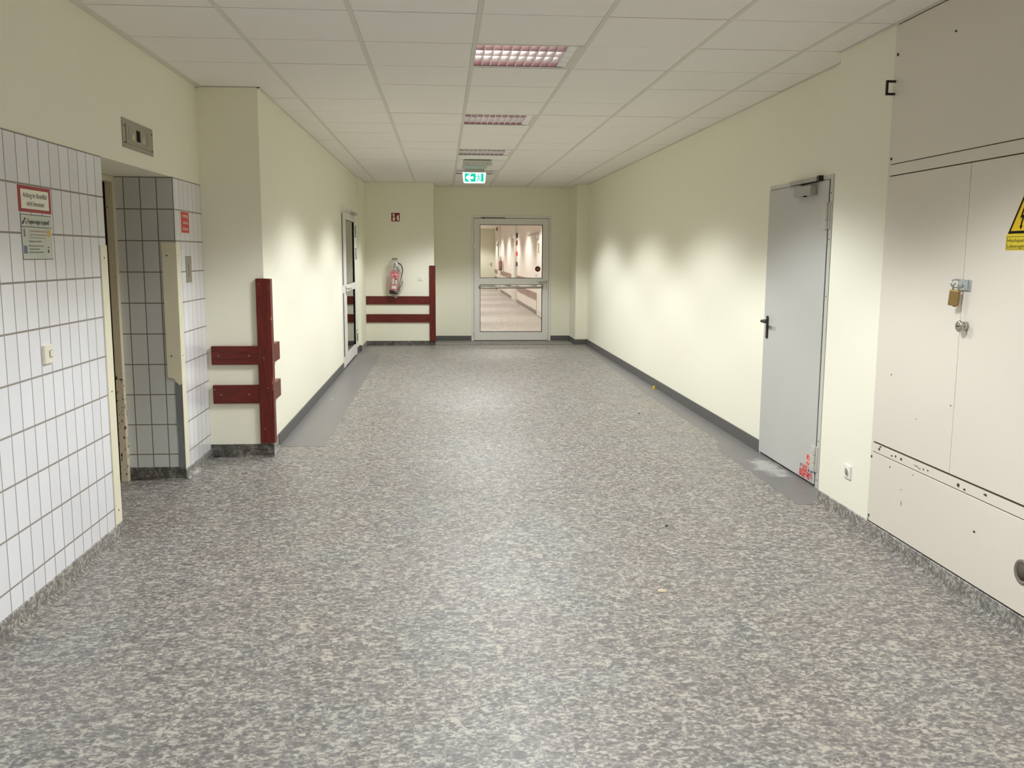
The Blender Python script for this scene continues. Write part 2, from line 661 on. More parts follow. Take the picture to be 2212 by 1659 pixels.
LO, LI, LT = 5.018, 6.30, 2.05           # lift opening: near side, far side, top
# left wall: masonry with cream paint; tile cladding is a slab of its own
walls('wall_left', PAINT, [
    (-2.25, XW, -4.2, LO, LT, 3.0), (-2.75, XW, LO, LI, LT, 3.0), (-2.25, XW, LI, YC, LT, 3.0)],
    'cream painted upper part of the wall over the lift opening')
bm = bmesh.new()
box(bm, -2.25, XW + 0.004, -4.2, LO, 0.0, LT)
struct(link('wall_left_tiled', bm, TILE_L), 'white tiled wall with upright tiles before the lift opening', 'wall')
bm = bmesh.new()
box(bm, -2.40, XW + 0.004, LI, YC + 0.02, 0.0, LT)
for f in bm.faces:
    f.normal_update()
bmesh.ops.recalc_face_normals(bm, faces=bm.faces)
for f in bm.faces:
    f.material_index = 1 if abs(f.normal.y) > 0.5 else 0
struct(link('wall_left_reveal', bm, [TILE_L2, TILE_V]), 'white tiled pier with a side tinted grey-green for shade beyond the lift opening', 'wall')
walls('wall_column', PAINT, [(-2.25, XL, YC, YC + 0.4, 0.0, 3.0)], 'cream projecting wall corner that carries the dark red boards')
DY0, DY1, DZ = 12.33, 14.33, 2.20
walls('wall_left_corridor', PAINT, [
    (XL - 0.25, XL, YC + 0.4, DY0, 0.0, 3.0), (XL - 0.25, XL, DY0, DY1, DZ, 3.0), (XL - 0.25, XL, DY1, 14.75, 0.0, 3.0),
    (XL - 0.25, -1.30, 14.75, YS, 0.0, 3.0)], 'cream left wall of the corridor with the narrow glass door')
walls('wall_stub', PAINT, [(XL - 0.25, -0.14, YS, YF + 0.15, 0.0, 3.0)], 'cream wall end that carries the fire extinguisher')
FX0, FX1, FZ = 0.52, 1.965, 2.253
walls('wall_far', PAINT, [
    (-0.14, FX0, YF, YF + 0.15, 0.0, 3.0), (FX1, 2.9, YF, YF + 0.15, 0.0, 3.0), (FX0, FX1, YF, YF + 0.15, FZ, 3.0)],
    'cream end wall around the glass door')
walls('wall_pilaster', PAINT, [(2.31, 2.9, YP, YF, 0.0, 3.0)], 'narrow cream pilaster in the far right corner')
RY0, RY1, RZ = 5.835, 6.935, 2.075       # steel door
walls('wall_right', PAINT, [
    (XR, XR + 0.3, YN - 0.1, RY0 - 0.05, 0.0, 3.0), (XR, XR + 0.3, RY1, YP, 0.0, 3.0), (XR, XR + 0.3, RY0 - 0.05, RY1, RZ, 3.0),
    (XR + 0.12, XR + 0.3, RY0 - 0.05, RY1, 0.0, RZ)], 'cream right wall of the corridor with the grey steel door')
CY0, CY1 = 2.3, 4.80                     # built-in cabinet
walls('wall_right_behind', PAINT, [(XN, XR + 0.1, -4.2, CY0, 0.0, 3.0)], 'cream wall beside the viewpoint, before the cabinet')
walls('wall_right_near', PAINT, [(XN, XR + 0.1, CY1, YN, 0.0, 3.0)],
      'cream wall strip between the steel door and the built-in cabinet')
walls('wall_back', PAINT, [(-2.25, 2.9, -4.35, -4.2, 0.0, 3.0)], 'wall behind the viewpoint')

# ---- baseboards
def cove(name, mat, p0, p1, out, h=0.082, label=None, t=0.007, r=0.028):
    """Coved vinyl base along p0->p1 (x,y), thickness grows in direction out (unit x,y)."""
    prof = [(0, 0), (0, h), (t * 0.6, h), (t, h - 0.003)]
    for i in range(7):
        a = PI / 2 * i / 6
        prof.append((t + r - r * math.cos(a), r - r * math.sin(a) + 0.0008))
    prof.append((t + r, 0))
    bm = bmesh.new()
    A, B = [], []
    for u, z in prof:
        A.append(bm.verts.new((p0[0] + out[0] * u, p0[1] + out[1] * u, z)))
        B.append(bm.verts.new((p1[0] + out[0] * u, p1[1] + out[1] * u, z)))
    n = len(prof)
    bm.faces.new(A)
    bm.faces.new(B[::-1])
    for i in range(n):
        j = (i + 1) % n
        f = bm.faces.new([A[i], B[i], B[j], A[j]])
        f.smooth = 4 <= i <= 9
    return struct(link(name, bm, mat), label, 'baseboard')


cove('baseboard_left', COVE, (XW + 0.004, -4.2), (XW + 0.004, LO - 0.01), (1, 0), label='mottled coved baseboard under the white tiles before the lift')
cove('baseboard_left_reveal', COVE_D, (-2.148, LI), (XW + 0.004, LI), (0, -1), h=0.09, r=0.012, label='dark soiled baseboard in the lift recess')
cove('baseboard_left_pier', COVE, (XW + 0.004, LI), (XW + 0.004, YC), (1, 0), h=0.072, label='mottled baseboard under the tiles beyond the lift')
cove('baseboard_column', COVE_D, (XW, YC), (XL + 0.04, YC), (0, -1), h=0.10, r=0.012, label='dark speckled baseboard under the dark red corner post')
cove('baseboard_column_side', COVE, (XL, YC), (XL, 7.38), (1, 0), h=0.10, r=0.02, label='short pale mottled baseboard behind the corner post')
sbox('baseboard_left_corridor', BASEGR, XL, XL + 0.012, 7.385, DY0, 0, 0.098, label='dark grey baseboard along the left corridor wall', cat='baseboard')
sbox('baseboard_left_end', BASEGR, XL, XL + 0.012, DY1, 14.738, 0, 0.098, label='short dark grey baseboard beyond the left glass door', cat='baseboard')
sbox('baseboard_left_nib', BASEGR, XL + 0.012, -1.30, 14.738, 14.75, 0, 0.098, label='tiny dark grey baseboard return at the wall step', cat='baseboard')
cove('baseboard_left_return', COVE, (-1.30, 14.76), (-1.30, YS), (1, 0), h=0.085, r=0.012, label='mottled baseboard on the short wall beside the extinguisher')
cove('baseboard_stub', COVE_D, (-1.30, YS), (-0.14, YS), (0, -1), h=0.078, r=0.01, label='soiled mottled baseboard under the far dark red boards')
sbox('baseboard_far_left', BASEGR, -0.128, FX0, YF - 0.012, YF, 0, 0.09, label='dark grey baseboard to the left of the far glass door', cat='baseboard')
sbox('baseboard_stub_side', BASEGR, -0.14, -0.128, YS, YF, 0, 0.09, label='dark grey baseboard on the side of the wall end', cat='baseboard')
sbox('baseboard_far_right', BASEGR, FX1, 2.298, YF - 0.012, YF, 0, 0.09, label='dark grey baseboard to the right of the far glass door', cat='baseboard')
sbox('baseboard_pilaster', BASEGR, 2.298, 2.31, YP - 0.012, YF, 0, 0.09, label='dark grey baseboard on the pilaster side', cat='baseboard')
sbox('baseboard_pilaster_face', BASEGR, 2.31, XR - 0.012, YP - 0.012, YP, 0, 0.09, label='dark grey baseboard on the pilaster face', cat='baseboard')
sbox('baseboard_right', BASEGR, XR - 0.012, XR, RY1, YP, 0, 0.098, label='long dark grey baseboard along the right corridor wall', cat='baseboard')
cove('baseboard_right_near', COVE, (XN, YN), (XN, -4.2), (-1, 0), label='mottled coved baseboard under the cream built-in cabinet')

# ---- ceiling: slabs with real gaps between wide lengthwise rails
XB0, XP, BW = 0.182, 0.648, 0.026
Y0, YPITCH = 5.455, 0.66
lampcells = set()
LROWS = (-8, -4, 0, 4, 8, 12)
for r_ in LROWS:
    lampcells.add((0, r_))


def clip(a0, a1, lo, hi):
    return max(a0, lo), min(a1, hi)


bm = bmesh.new()
def slab(x0, x1, y0, y1, z):
    if x1 - x0 < 0.015 or y1 - y0 < 0.015:
        return
    box(bm, x0, x1, y0, y1, z, z + 0.012, 0)


for c in range(-5, 5):
    x0, x1 = XB0 + XP * c + BW + 0.001, XB0 + XP * (c + 1) - 0.001
    for r_ in range(-15, 18):
        y0, y1 = Y0 + YPITCH * r_ + 0.005, Y0 + YPITCH * (r_ + 1) - 0.005
        if (c, r_) in lampcells:
            continue
        z = ZC + random.uniform(0, 0.0022)
        # hall outline: near part between XW and XN, corridor part between XL and XR
        if y0 < YC:
            a, b = clip(x0, x1, XW, XN if y0 < YN - 0.05 else XR)
        else:
            a, b = clip(x0, x1, XL, XR)
        e, f_ = clip(y0, y1, -4.2, YF)
        slab(a, b, e, f_, z)
for c in range(-4, 5):
    x0 = XB0 + XP * c
    lo = -4.2 if x0 > XW and x0 + BW < XN else 99
    if x0 > XL and x0 + BW < XR and lo > 50:
        lo = YN
    if x0 < XL:
        if x0 > XW:
            box(bm, x0, x0 + BW, -4.2, YC, ZC - 0.001, ZC + 0.02, 1)
        continue
    if lo < 50:
        box(bm, x0, x0 + BW, lo, YF, ZC - 0.001, ZC + 0.02, 1)
# dark sheet with the void's shade put into its colour, open over the lamps
for x0, x1, y0, y1 in ((-2.25, XB0 + BW - 0.002, -4.2, YF), (XB0 + XP + 0.002, 2.9, -4.2, YF)):
    box(bm, x0, x1, y0, y1, ZC + 0.016, ZC + 0.03, 2)
ys = [-4.2]
for r_ in LROWS:
    ys += [Y0 + YPITCH * r_ - 0.002, Y0 + YPITCH * (r_ + 1) + 0.002]
ys.append(YF)
for a, b in zip(ys[::2], ys[1::2]):
    box(bm, XB0 + BW - 0.002, XB0 + XP + 0.002, a, b, ZC + 0.016, ZC + 0.03, 2)
struct(link('ceiling', bm, [CEIL, TBAR, CEILV]), 'suspended ceiling of off-white mineral tiles with wide lengthwise rails', 'ceiling')
# wall angle along the edges
bm = bmesh.new()
e_ = 0.018
for b in ((XW, XW + e_, -4.2, YC - 0.0), (XL, XL + e_, YC + 0.55, DY0 + 2.4), (XN - e_, XN, -4.2, YN), (XR - e_, XR, YN, YP), (XW, XL + 0.02, YC - e_, YC), (XL, XL + e_ + 0.006, YC - e_, YC + 0.55),
          (-1.30, -0.14, YS - e_, YS), (-0.14, 2.31, YF - e_, YF), (2.31, XR, YP - e_, YP), (2.31 - e_, 2.31, YP - e_, YF), (-0.14, -0.14 + e_, YS, YF), (-1.30, -1.30 + e_, 14.75, YS)):
    box(bm, *b, ZC - 0.0035, ZC - 0.0012)
struct(link('trim_4', bm, TBAR), 'thin metal wall angle where the ceiling meets the walls', 'ceiling trim')

# ================================================================= LAMPS
LXa, LXb = 0.205, 0.795


def make_lamp(lit, wattage, rgb, name='ceiling_light'):
    """Local frame: origin in the middle of the louvre, at ceiling level."""
    t = empty(name, (0, 0, 0))
    hx, hy = 0.295, 0.295
    dep = 0.085

    def housing(bm):
        ins, o = 0.0, 0.004
        # open-bottomed pan: four sides and a top
        box(bm, -hx - o, hx + o, -hy - o, hy + o, dep, dep + 0.004)
        box(bm, -hx - o, -hx, -hy - o, hy + o, 0.0, dep)
        box(bm, hx, hx + o, -hy - o, hy + o, 0.0, dep)
        box(bm, -hx, hx, -hy - o, -hy, 0.0, dep)
        box(bm, -hx, hx, hy, hy + o, 0.0, dep)
    part('housing', PINK, t, housing)

    def rim(bm):
        a, b = 0.02, 0.002
        box(bm, -hx - 0.004, hx + 0.036, hy, hy + 0.034, -b, 0.002)
        box(bm, -hx - 0.004, hx + 0.036, -hy - 0.02, -hy, -b, 0.002)
        box(bm, -hx - 0.004, -hx, -hy, hy, -b, 0.002)
        box(bm, hx, hx + 0.036, -hy, hy, -b, 0.002)
    part('rim', LAMPR, t, rim)

    def louvre(bm):
        rows, cols = 4, 11
        for i in range(1, cols):
            x = -hx + 2 * hx * i / cols
            prism(bm, [(x - 0.011, 0.040), (x + 0.011, 0.040), (x + 0.0034, 0.001), (x - 0.0034, 0.001)], -hy, hy, 1)
        for j in range(1, rows):
            y = -hy + 2 * hy * j / rows
            prism(bm, [(y - 0.004, 0.040), (y + 0.004, 0.040), (y + 0.002, 0.0), (y - 0.002, 0.0)], -hx, hx, 0)
    part('louvre', MIRROR, t, louvre)
    part('end_reflector', ENAMEL, t, lambda bm: prism(bm, [(hx, 0.0), (hx, 0.080), (hx - 0.012, 0.080), (hx - 0.050, 0.004)], -hy, hy, 1))
    part('end_reflector', MIRROR, t, lambda bm: prism(bm, [(-hx, 0.0), (-hx, 0.045), (-hx + 0.012, 0.045)], -hy, hy, 1))
    for j in range(4):
        y = -hy + 2 * hy * (j + 0.5) / 4

        def tb(bm):
            lathe(bm, [(0.013, -0.285), (0.013, 0.238)], 'x', 12, (0, y, 0.060))
        part('tube', TUBE if j in lit else TUBE_OFF, t, tb)
    ld = bpy.data.lights.new('lamp_glow', 'AREA')
    ld.shape = 'RECTANGLE'
    ld.size = 0.56
    ld.size_y = 0.56
    ld.energy = wattage
    ld.color = rgb
    ld.use_nodes = True                   # photometric curve of a louvre: broad wings, sharp cut-off
    nt = ld.node_tree
    em = nt.nodes['Emission']
    g = nt.nodes.new('ShaderNodeNewGeometry')
    dt = nt.nodes.new('ShaderNodeVectorMath')
    dt.operation = 'DOT_PRODUCT'
    nt.links.new(g.outputs['Incoming'], dt.inputs[0])
    nt.links.new(g.outputs['Normal'], dt.inputs[1])
    ab = nt.nodes.new('ShaderNodeMath')
    ab.operation = 'ABSOLUTE'
    nt.links.new(dt.outputs['Value'], ab.inputs[0])
    rp = nt.nodes.new('ShaderNodeValToRGB')
    rp.color_ramp.interpolation = 'B_SPLINE'
    e = rp.color_ramp.elements
    while len(e) < len(LOUVRE_CURVE):
        e.new(0.5)
    for k_, (p_, v_) in zip(e, LOUVRE_CURVE):
        k_.position = p_
        k_.color = (v_, v_, v_, 1)
    nt.links.new(ab.outputs[0], rp.inputs[0])
    mu = nt.nodes.new('ShaderNodeMath')
    mu.operation = 'MULTIPLY'
    nt.links.new(rp.outputs[0], mu.inputs[0])
    mu.inputs[1].default_value = 2.0
    nt.links.new(mu.outputs[0], em.inputs['Strength'])
    lo = bpy.data.objects.new('lamp_glow', ld)
    COL.objects.link(lo)
    lo.parent = t
    lo.location = (0, 0, -0.004)
    return t


lab = {0: 'nearest louvred ceiling light in view, with pinkish reflections put into its colour',
       4: 'second louvred ceiling light from the front, half purple half grey',
       8: 'small bright louvred ceiling light just before the exit sign box',
       12: 'farthest louvred ceiling light, partly hidden behind the exit sign',
       -4: 'louvred ceiling light above the viewpoint', -8: 'louvred ceiling light behind the viewpoint'}
proto = make_lamp((0, 1, 2, 3), LAMP_W, LAMP_RGB)
first = True
for r_ in (0, 4, 8, 12, -4, -8):
    o = proto if first else copy_tree(proto)
    first = False
    o.location = ((LXa + LXb) / 2, Y0 + YPITCH * r_ + 0.31, ZC)
    tag(o, lab[r_], 'ceiling light', 'louvred lights in the hall ceiling')
protoB = make_lamp((0, 1, 2, 3), FAR_W, FAR_RGB)
first = True
for i, y in enumerate((18.6, 22.4, 26.2, 30.0, 33.8, 37.6, 41.2)):
    o = protoB if first else copy_tree(protoB)
    first = False
    o.location = (1.2, y, ZC)
    tag(o, 'louvred ceiling light in the corridor behind the glass door', 'ceiling light', 'ceiling lights behind the glass door')

# ================================================================= EXIT SIGN
t = thing('exit_sign', 'lit green escape sign with a left arrow and running figure under the ceiling', 'exit sign', (0.455, 11.92, ZC))
pbox('housing', plain('exit_housing', srgb(196, 196, 188), 0.35), t, -0.185, 0.185, -0.04, 0.04, -0.075, -0.006, bevel=0.006)
pbox('shadow_gap', GASK, t, -0.175, 0.175, -0.034, 0.034, -0.007, -0.001)
pbox('light_tray', plain('exit_tray', srgb(190, 206, 200), 0.25), t, -0.195, 0.12, -0.032, 0.032, -0.115, -0.075, bevel=0.004)
pbox('bracket', plain('exit_bracket', srgb(168, 170, 158), 0.4), t, -0.165, 0.09, -0.02, 0.02, -0.158, -0.115, bevel=0.002)
for sx in (-0.125, 0.125):
    part('screw', GASK, t, lambda bm, sx=sx: lathe(bm, [(0.005, -0.042), (0.005, -0.039)], 'y', 10, (sx, 0, -0.055)))


def trapez(bm):
    prism(bm, [(-0.192, -0.158), (0.112, -0.158), (0.098, -0.282), (0.090, -0.292), (-0.168, -0.292), (-0.177, -0.282)], -0.012, 0.012)


part('panel', EXW, t, trapez, 0.003)
pbox('green_field', EXG, t, -0.163, -0.023, -0.0135, -0.0118, -0.275, -0.171)
pbox('pale_field', EXC, t, -0.023, 0.047, -0.0135, -0.0118, -0.275, -0.171)
pbox('doorway', EXG, t, 0.047, 0.080, -0.0135, -0.0118, -0.275, -0.171)
part('arrow', EXW, t, lambda bm: prism(bm, [(-0.152, -0.223), (-0.105, -0.180), (-0.080, -0.180), (-0.100, -0.208), (-0.052, -0.208), (-0.052, -0.240), (-0.100, -0.240), (-0.080, -0.268), (-0.105, -0.268)], -0.0148, -0.0134))


def runner(bm):
    y0, y1 = -0.0150, -0.0134
    prism(bm, [(a, b) for a, b in ring(0.010, -0.187, 0.0075, 12)], y0, y1)
    for pts in ([(0.004, -0.198), (0.016, -0.198), (0.022, -0.232), (0.010, -0.234)],
                [(0.010, -0.232), (0.022, -0.230), (0.044, -0.252), (0.060, -0.254), (0.058, -0.262), (0.040, -0.262)],
                [(0.010, -0.234), (0.020, -0.236), (0.000, -0.272), (-0.012, -0.272)],
                [(0.006, -0.200), (0.002, -0.207), (-0.014, -0.212), (-0.020, -0.222), (-0.024, -0.219), (-0.018, -0.206)],
                [(0.015, -0.199), (0.032, -0.208), (0.042, -0.204), (0.044, -0.210), (0.032, -0.216), (0.014, -0.207)]):
        prism(bm, pts, y0, y1)


part('running_figure', EXG, t, runner)

# ================================================================= LIFT
t = empty('door_4', (-2.21, 6.2, 0))
struct(t, 'lift door frame in the tiled recess, cream paint chipped near the floor', 'door')
pbox('frame_post', LIFTF, t, 0.010, 0.060, 0.055, 0.099, 0.0, 2.049, bevel=0.003)
pbox('frame_head', LIFTF, t, 0.010, 0.060, -1.17, 0.055, 2.010, 2.049, bevel=0.003)
pbox('frame_post', LIFTF, t, 0.010, 0.060, -1.18, -1.13, 0.0, 2.010, bevel=0.003)
pbox('door_panel', LIFTD, t, -0.035, -0.004, -1.13, 0.099, 0.004, 2.049)
sbox('trim_5', LIFTF, -2.75, -2.27, LO, LI, 0, 2.1, label='lift shaft wall behind the lift door', cat='lift shaft')

t = thing('lift_display', 'steel plate with dark floor display above the lift opening', 'lift indicator', (XW, 5.645, 2.14), LW)
pbox('plate', STEELP, t, -0.27, 0.27, -0.006, 0.004, 0.0, 0.162, bevel=0.0015)
part('seam', INK, t, lambda bm: (box(bm, -0.222, -0.217, -0.0075, -0.005, 0.028, 0.135), box(bm, -0.222, 0.235, -0.0068, -0.005, 0.026, 0.0275)))
pbox('screen', GASK, t, -0.035, 0.025, -0.008, -0.005, 0.055, 0.118)
TRI = plain('indicator_arrow', srgb(196, 190, 172), 0.4)
part('arrow', TRI, t, lambda bm: prism(bm, [(-0.120, 0.058), (-0.070, 0.058), (-0.095, 0.108)], -0.0075, -0.005))
part('arrow', TRI, t, lambda bm: prism(bm, [(0.065, 0.058), (0.115, 0.058), (0.090, 0.108)], -0.0075, -0.005))
for x in (-0.172, 0.158):
    part('speaker_slots', INK, t, lambda bm, x=x: [box(bm, x, x + 0.012, -0.0068, -0.005, 0.052 + 0.011 * k, 0.055 + 0.011 * k) for k in range(7)])
for sx, sz in ((-0.245, 0.028), (-0.245, 0.12), (0.245, 0.028), (0.245, 0.128)):
    part('screw', INK, t, lambda bm, sx=sx, sz=sz: lathe(bm, [(0.005, -0.0085), (0.005, -0.005)], 'y', 10, (sx, 0, sz)))

t = thing('lift_call_panel', 'narrow steel call plate on the tiles beyond the lift opening', 'call panel', (XW + 0.004, 6.588, 1.348), LW)
pbox('plate', STEELP, t, -0.068, 0.068, -0.004, 0.002, 0.0, 0.184, bevel=0.001)
part('button', STEEL, t, lambda bm: lathe(bm, [(0.012, -0.009), (0.012, -0.003)], 'y', 16, (0.012, 0, 0.12)))
part('seam', INK, t, lambda bm: box(bm, -0.010, -0.008, -0.0052, -0.003, 0.04, 0.125))

# corner guards
t = thing('corner_guard', 'cream edge profile on the near corner of the lift opening', 'corner guard', (XW + 0.004, LO, 0.085), LW)
part('profile', GUARD, t, lambda bm: (box(bm, -0.090, 0.004, -0.005, 0.0, 0.0, 1.505), box(bm, 0.0, 0.004, 0.0, 0.08, 0.0, 1.505)), 0.0012)
for z in (0.075, 0.73, 1.44):
    part('screw', CHIPD, t, lambda bm, z=z: lathe(bm, [(0.005, -0.0065), (0.005, -0.004)], 'y', 10, (-0.045, 0, z)))

t = thing('corner_guard', 'cream edge profile with torn lower end on the far corner of the lift opening', 'corner guard', (XW + 0.004, LI, 0.0), LW)
# local x = +world y, local y = -world x
part('side_flange', GUARD, t, lambda bm: box(bm, -0.004, 0.085, -0.004, 0.0, 0.08, 1.62), 0.001)


def torn(bm):
    prism(bm, [(-0.004, 1.62), (-0.096, 1.62), (-0.096, 0.715), (-0.055, 0.705), (-0.045, 0.69), (-0.022, 0.66), (-0.010, 0.672), (-0.004, 0.665)], 0, 1, 1)
    for v in bm.verts:                     # outline was drawn in (depth, z): turn it onto the reveal face
        d, z, yy = v.co.x, v.co.z, v.co.y
        v.co = (-0.0045 if yy < 0.5 else -0.0005, -d - 0.004, z)


part('reveal_flange', GUARD, t, torn)


def bare(bm):
    prism(bm, [(-0.004, 0.66), (-0.018, 0.655), (-0.028, 0.665), (-0.05, 0.68), (-0.05, 0.40), (-0.046, 0.25), (-0.050, 0.09), (-0.004, 0.09)], 0, 1, 1)
    for v in bm.verts:
        d, z, yy = v.co.x, v.co.z, v.co.y
        v.co = (-0.0028 if yy < 0.5 else -0.0005, -d - 0.004, z)


part('bare_strip', GUARDG, t, bare, label='grey bare strip where the cream profile has broken off')
for z in (1.535, 0.86):
    part('screw', CHIPD, t, lambda bm, z=z: lathe(bm, [(0.005, -0.0065), (0.005, -0.004)], 'x', 10, (0, 0.06, z)))
    part('screw', CHIPD, t, lambda bm, z=z: lathe(bm, [(0.004, -0.0055), (0.004, -0.003)], 'y', 10, (0.035, 0, z)))

# ---- signs at the lift
t = thing('fire_notice', 'red bordered notice reading Aufzug im Brandfall nicht benutzen on the tiles', 'sign', (XW + 0.004, 4.199, 1.723), LW)
pbox('border', LRED, t, -0.161, 0.161, -0.0015, 0.0, 0.0, 0.111)
pbox('field', SWHT, t, -0.137, 0.137, -0.0022, -0.0012, 0.014, 0.096)
lettering('Aufzug im Brandfall', INK, t, -0.118, 0.118, 0.0625, 0.021, -0.0028)
lettering('nicht benutzen', INK, t, -0.086, 0.086, 0.0275, 0.021, -0.0028)

t = thing('stairs_poster', 'pale green poster reading Treppen steigen ist gesund below the fire notice', 'sign', (XW + 0.004, 4.199, 1.520), LW)
pbox('sheet', SGRN, t, -0.152, 0.152, -0.0015, 0.0, 0.0, 0.193)
part('rules', INK, t, lambda bm: [box(bm, *b) for b in (
    (-0.152, 0.152, -0.002, -0.001, 0.1905, 0.193), (-0.152, 0.152, -0.002, -0.001, 0.0, 0.0025), (-0.152, -0.1495, -0.002, -0.001, 0.0, 0.193),
    (-0.152, 0.152, -0.002, -0.001, 0.139, 0.1415), (-0.075, 0.085, -0.002, -0.001, 0.093, 0.0945))])
lettering('Treppen steigen ist gesund!', INK, t, -0.092, 0.128, 0.154, 0.020, -0.0022, bold=0.01)
part('stair_pictogram', INK, t, lambda bm: [prism(bm, p, -0.0025, -0.001) for p in (
    [(-0.142, 0.152), (-0.126, 0.152), (-0.126, 0.160), (-0.117, 0.160), (-0.117, 0.170), (-0.106, 0.170), (-0.106, 0.178), (-0.118, 0.178), (-0.118, 0.168), (-0.130, 0.168), (-0.130, 0.160), (-0.142, 0.160)],
    [(-0.106, 0.152), (-0.101, 0.152), (-0.101, 0.163), (-0.106, 0.163)])])
lettering('Treppensteigen statt Lift', INKR, t, -0.085, 0.098, 0.120, 0.008, -0.0022)
lettering('das macht uns gesund', INKR, t, -0.075, 0.088, 0.104, 0.008, -0.0022)
part('figure_mark', SBLU, t, lambda bm: box(bm, -0.131, -0.118, -0.0022, -0.001, 0.098, 0.130))
part('sun_mark', SORA, t, lambda bm: prism(bm, ring(0.118, 0.116, 0.016, 16), -0.0024, -0.001))
lettering('Aufzug ist reserviert', INK, t, -0.088, 0.036, 0.076, 0.007, -0.0022)
lettering('Patienten im Bett', INK, t, -0.088, 0.056, 0.056, 0.007, -0.0022)
lettering('Transporte der Station', INK, t, -0.088, 0.015, 0.0425, 0.007, -0.0022)
lettering('Besucher, Rollstuhlfahrer', INK, t, -0.088, 0.056, 0.029, 0.007, -0.0022)
pbox('blue_mark', SBLU, t, -0.140, -0.106, -0.0022, -0.001, 0.026, 0.060)
part('small_mark', INK, t, lambda bm: (box(bm, 0.098, 0.114, -0.0022, -0.001, 0.052, 0.056), prism(bm, [(0.098, 0.030), (0.112, 0.030), (0.107, 0.046), (0.102, 0.046)], -0.0022, -0.001)))

t = thing('lift_notice', 'small red notice with three lines of white writing on the tiles', 'sign', (XW + 0.004, 6.549, 1.691), LW)
pbox('rim', SWHT, t, -0.104, 0.104, -0.0010, 0.0, -0.003, 0.147)
pbox('field', SRED, t, -0.098, 0.098, -0.0016, -0.0008, 0.0, 0.143)
for s, a, b, z in (('Aufzug', -0.068, 0.070, 0.106), ('schmale', -0.055, 0.064, 0.060), ('Kabinen', -0.062, 0.072, 0.018)):
    lettering(s, SWHT, t, a, b, z, 0.022, -0.0024, bold=0.012)

t = thing('light_switch', 'cream rocker switch on the white tiles below the posters', 'switch', (XW + 0.004, 4.209, 1.058), LW)
pbox('plate', PLASTIC, t, -0.044, 0.044, -0.016, 0.0, 0.0, 0.083, bevel=0.003)
pbox('rocker', PLASTIC_S, t, -0.004, 0.028, -0.018, -0.015, 0.026, 0.058, bevel=0.001)
pbox('rocker_face', PLASTIC, t, 0.0, 0.025, -0.021, -0.017, 0.029, 0.055, bevel=0.001)

# ================================================================= DARK RED BOARDS
def board(label, group, cat, loc, rz, x0, x1, h, th, screws, mat=WOODH, cut=False):
    t = thing('impact_board', label, cat, loc, rz, group)

    def b(bm):
        if cut:
            prism(bm, [(x0, 0), (x1 - 0.03, 0), (x1, -0.0 + 0.012), (x1, h), (x0, h)], -th, 0)
        else:
            box(bm, x0, x1, -th, 0, 0, h)
    part('board', mat, t, b, 0.004)
    for s in screws:
        part('screw', plain_screw, t, lambda bm, s=s: lathe(bm, [(0.006, -th - 0.0012), (0.006, -th + 0.001)], 'y', 10, (s[0], 0, s[1])))
    return t


plain_screw = plain('dull_screw_cap', srgb(140, 112, 104), 0.5)
board('upper dark red board on the near wall corner, left of the tall post', 'red boards left of the near post', 'wall board', (-1.57, YC, 0.716), FW_, -0.172, 0.176, 0.142, 0.028, ((-0.118, 0.07), (0.108, 0.07)))
board('lower dark red board on the near wall corner, left of the tall post', 'red boards left of the near post', 'wall board', (-1.57, YC, 0.419), FW_, -0.170, 0.174, 0.142, 0.028, ((-0.11, 0.07), (0.098, 0.07), (-0.155, 0.11)))
board('short upper dark red board stub round the corner, right of the near post', 'red board stubs right of the near post', 'wall board', (XL, 7.06, 0.716), LW, 0.0, 0.315, 0.142, 0.038, ())
board('short lower dark red board stub round the corner, right of the near post', 'red board stubs right of the near post', 'wall board', (XL, 7.06, 0.421), LW, 0.0, 0.315, 0.138, 0.038, ())
board('upper dark red board under the fire extinguisher', 'red boards under the extinguisher', 'wall board', (-0.76, YS, 0.704), FW_, -0.537, 0.54, 0.139, 0.025, ((-0.44, 0.07), (0.0, 0.07), (0.44, 0.07)))
board('lower dark red board on the far wall end, near the floor', 'red boards under the extinguisher', 'wall board', (-0.76, YS, 0.396), FW_, -0.537, 0.54, 0.141, 0.025, ((-0.44, 0.07), (0.0, 0.07), (0.44, 0.07)))

t = thing('corner_post', 'tall dark red wooden post on the near wall corner, worn along its edge', 'corner post', (XL, YC, 0.108))
part('front_board', WOODV, t, lambda bm: box(bm, -0.056, 0.038, -0.032, 0.0, 0.0, 1.258), 0.004)
part('side_board', WOODW, t, lambda bm: box(bm, 0.0005, 0.052, -0.024, 0.060, 0.0, 1.256), 0.006, label='worn bare wood showing along the edge')
for x, z in ((-0.035, 1.215), (-0.012, 0.66), (0.012, 0.43), (-0.02, 0.115)):
    part('screw', plain_screw, t, lambda bm, x=x, z=z: lathe(bm, [(0.005, -0.0335), (0.005, -0.030)], 'y', 10, (x, 0, z)))
t = thing('corner_post', 'tall dark red wooden post at the far wall end beside the extinguisher', 'corner post', (-0.14, YS, 0.069))
part('front_board', WOODV, t, lambda bm: box(bm, -0.082, 0.022, -0.03, 0.0, 0.0, 1.294), 0.003)
part('side_board', WOODV, t, lambda bm: box(bm, 0.0005, 0.022, 0.0, 0.05, 0.0, 1.294), 0.003)
for x, z in ((-0.05, 1.17), (-0.04, 0.62), (-0.03, 0.10)):
    part('screw', plain_screw, t, lambda bm, x=x, z=z: lathe(bm, [(0.005, -0.0315), (0.005, -0.028)], 'y', 10, (x, 0, z)))

# ================================================================= RIGHT STEEL DOOR
t = empty('door_1', (XR, (RY0 + RY1) / 2, 0), RW)     # local x = -world y ; local y = +world x
struct(t, 'tall light grey steel door with black lever in the right wall', 'door')
hw = (RY1 - RY0) / 2


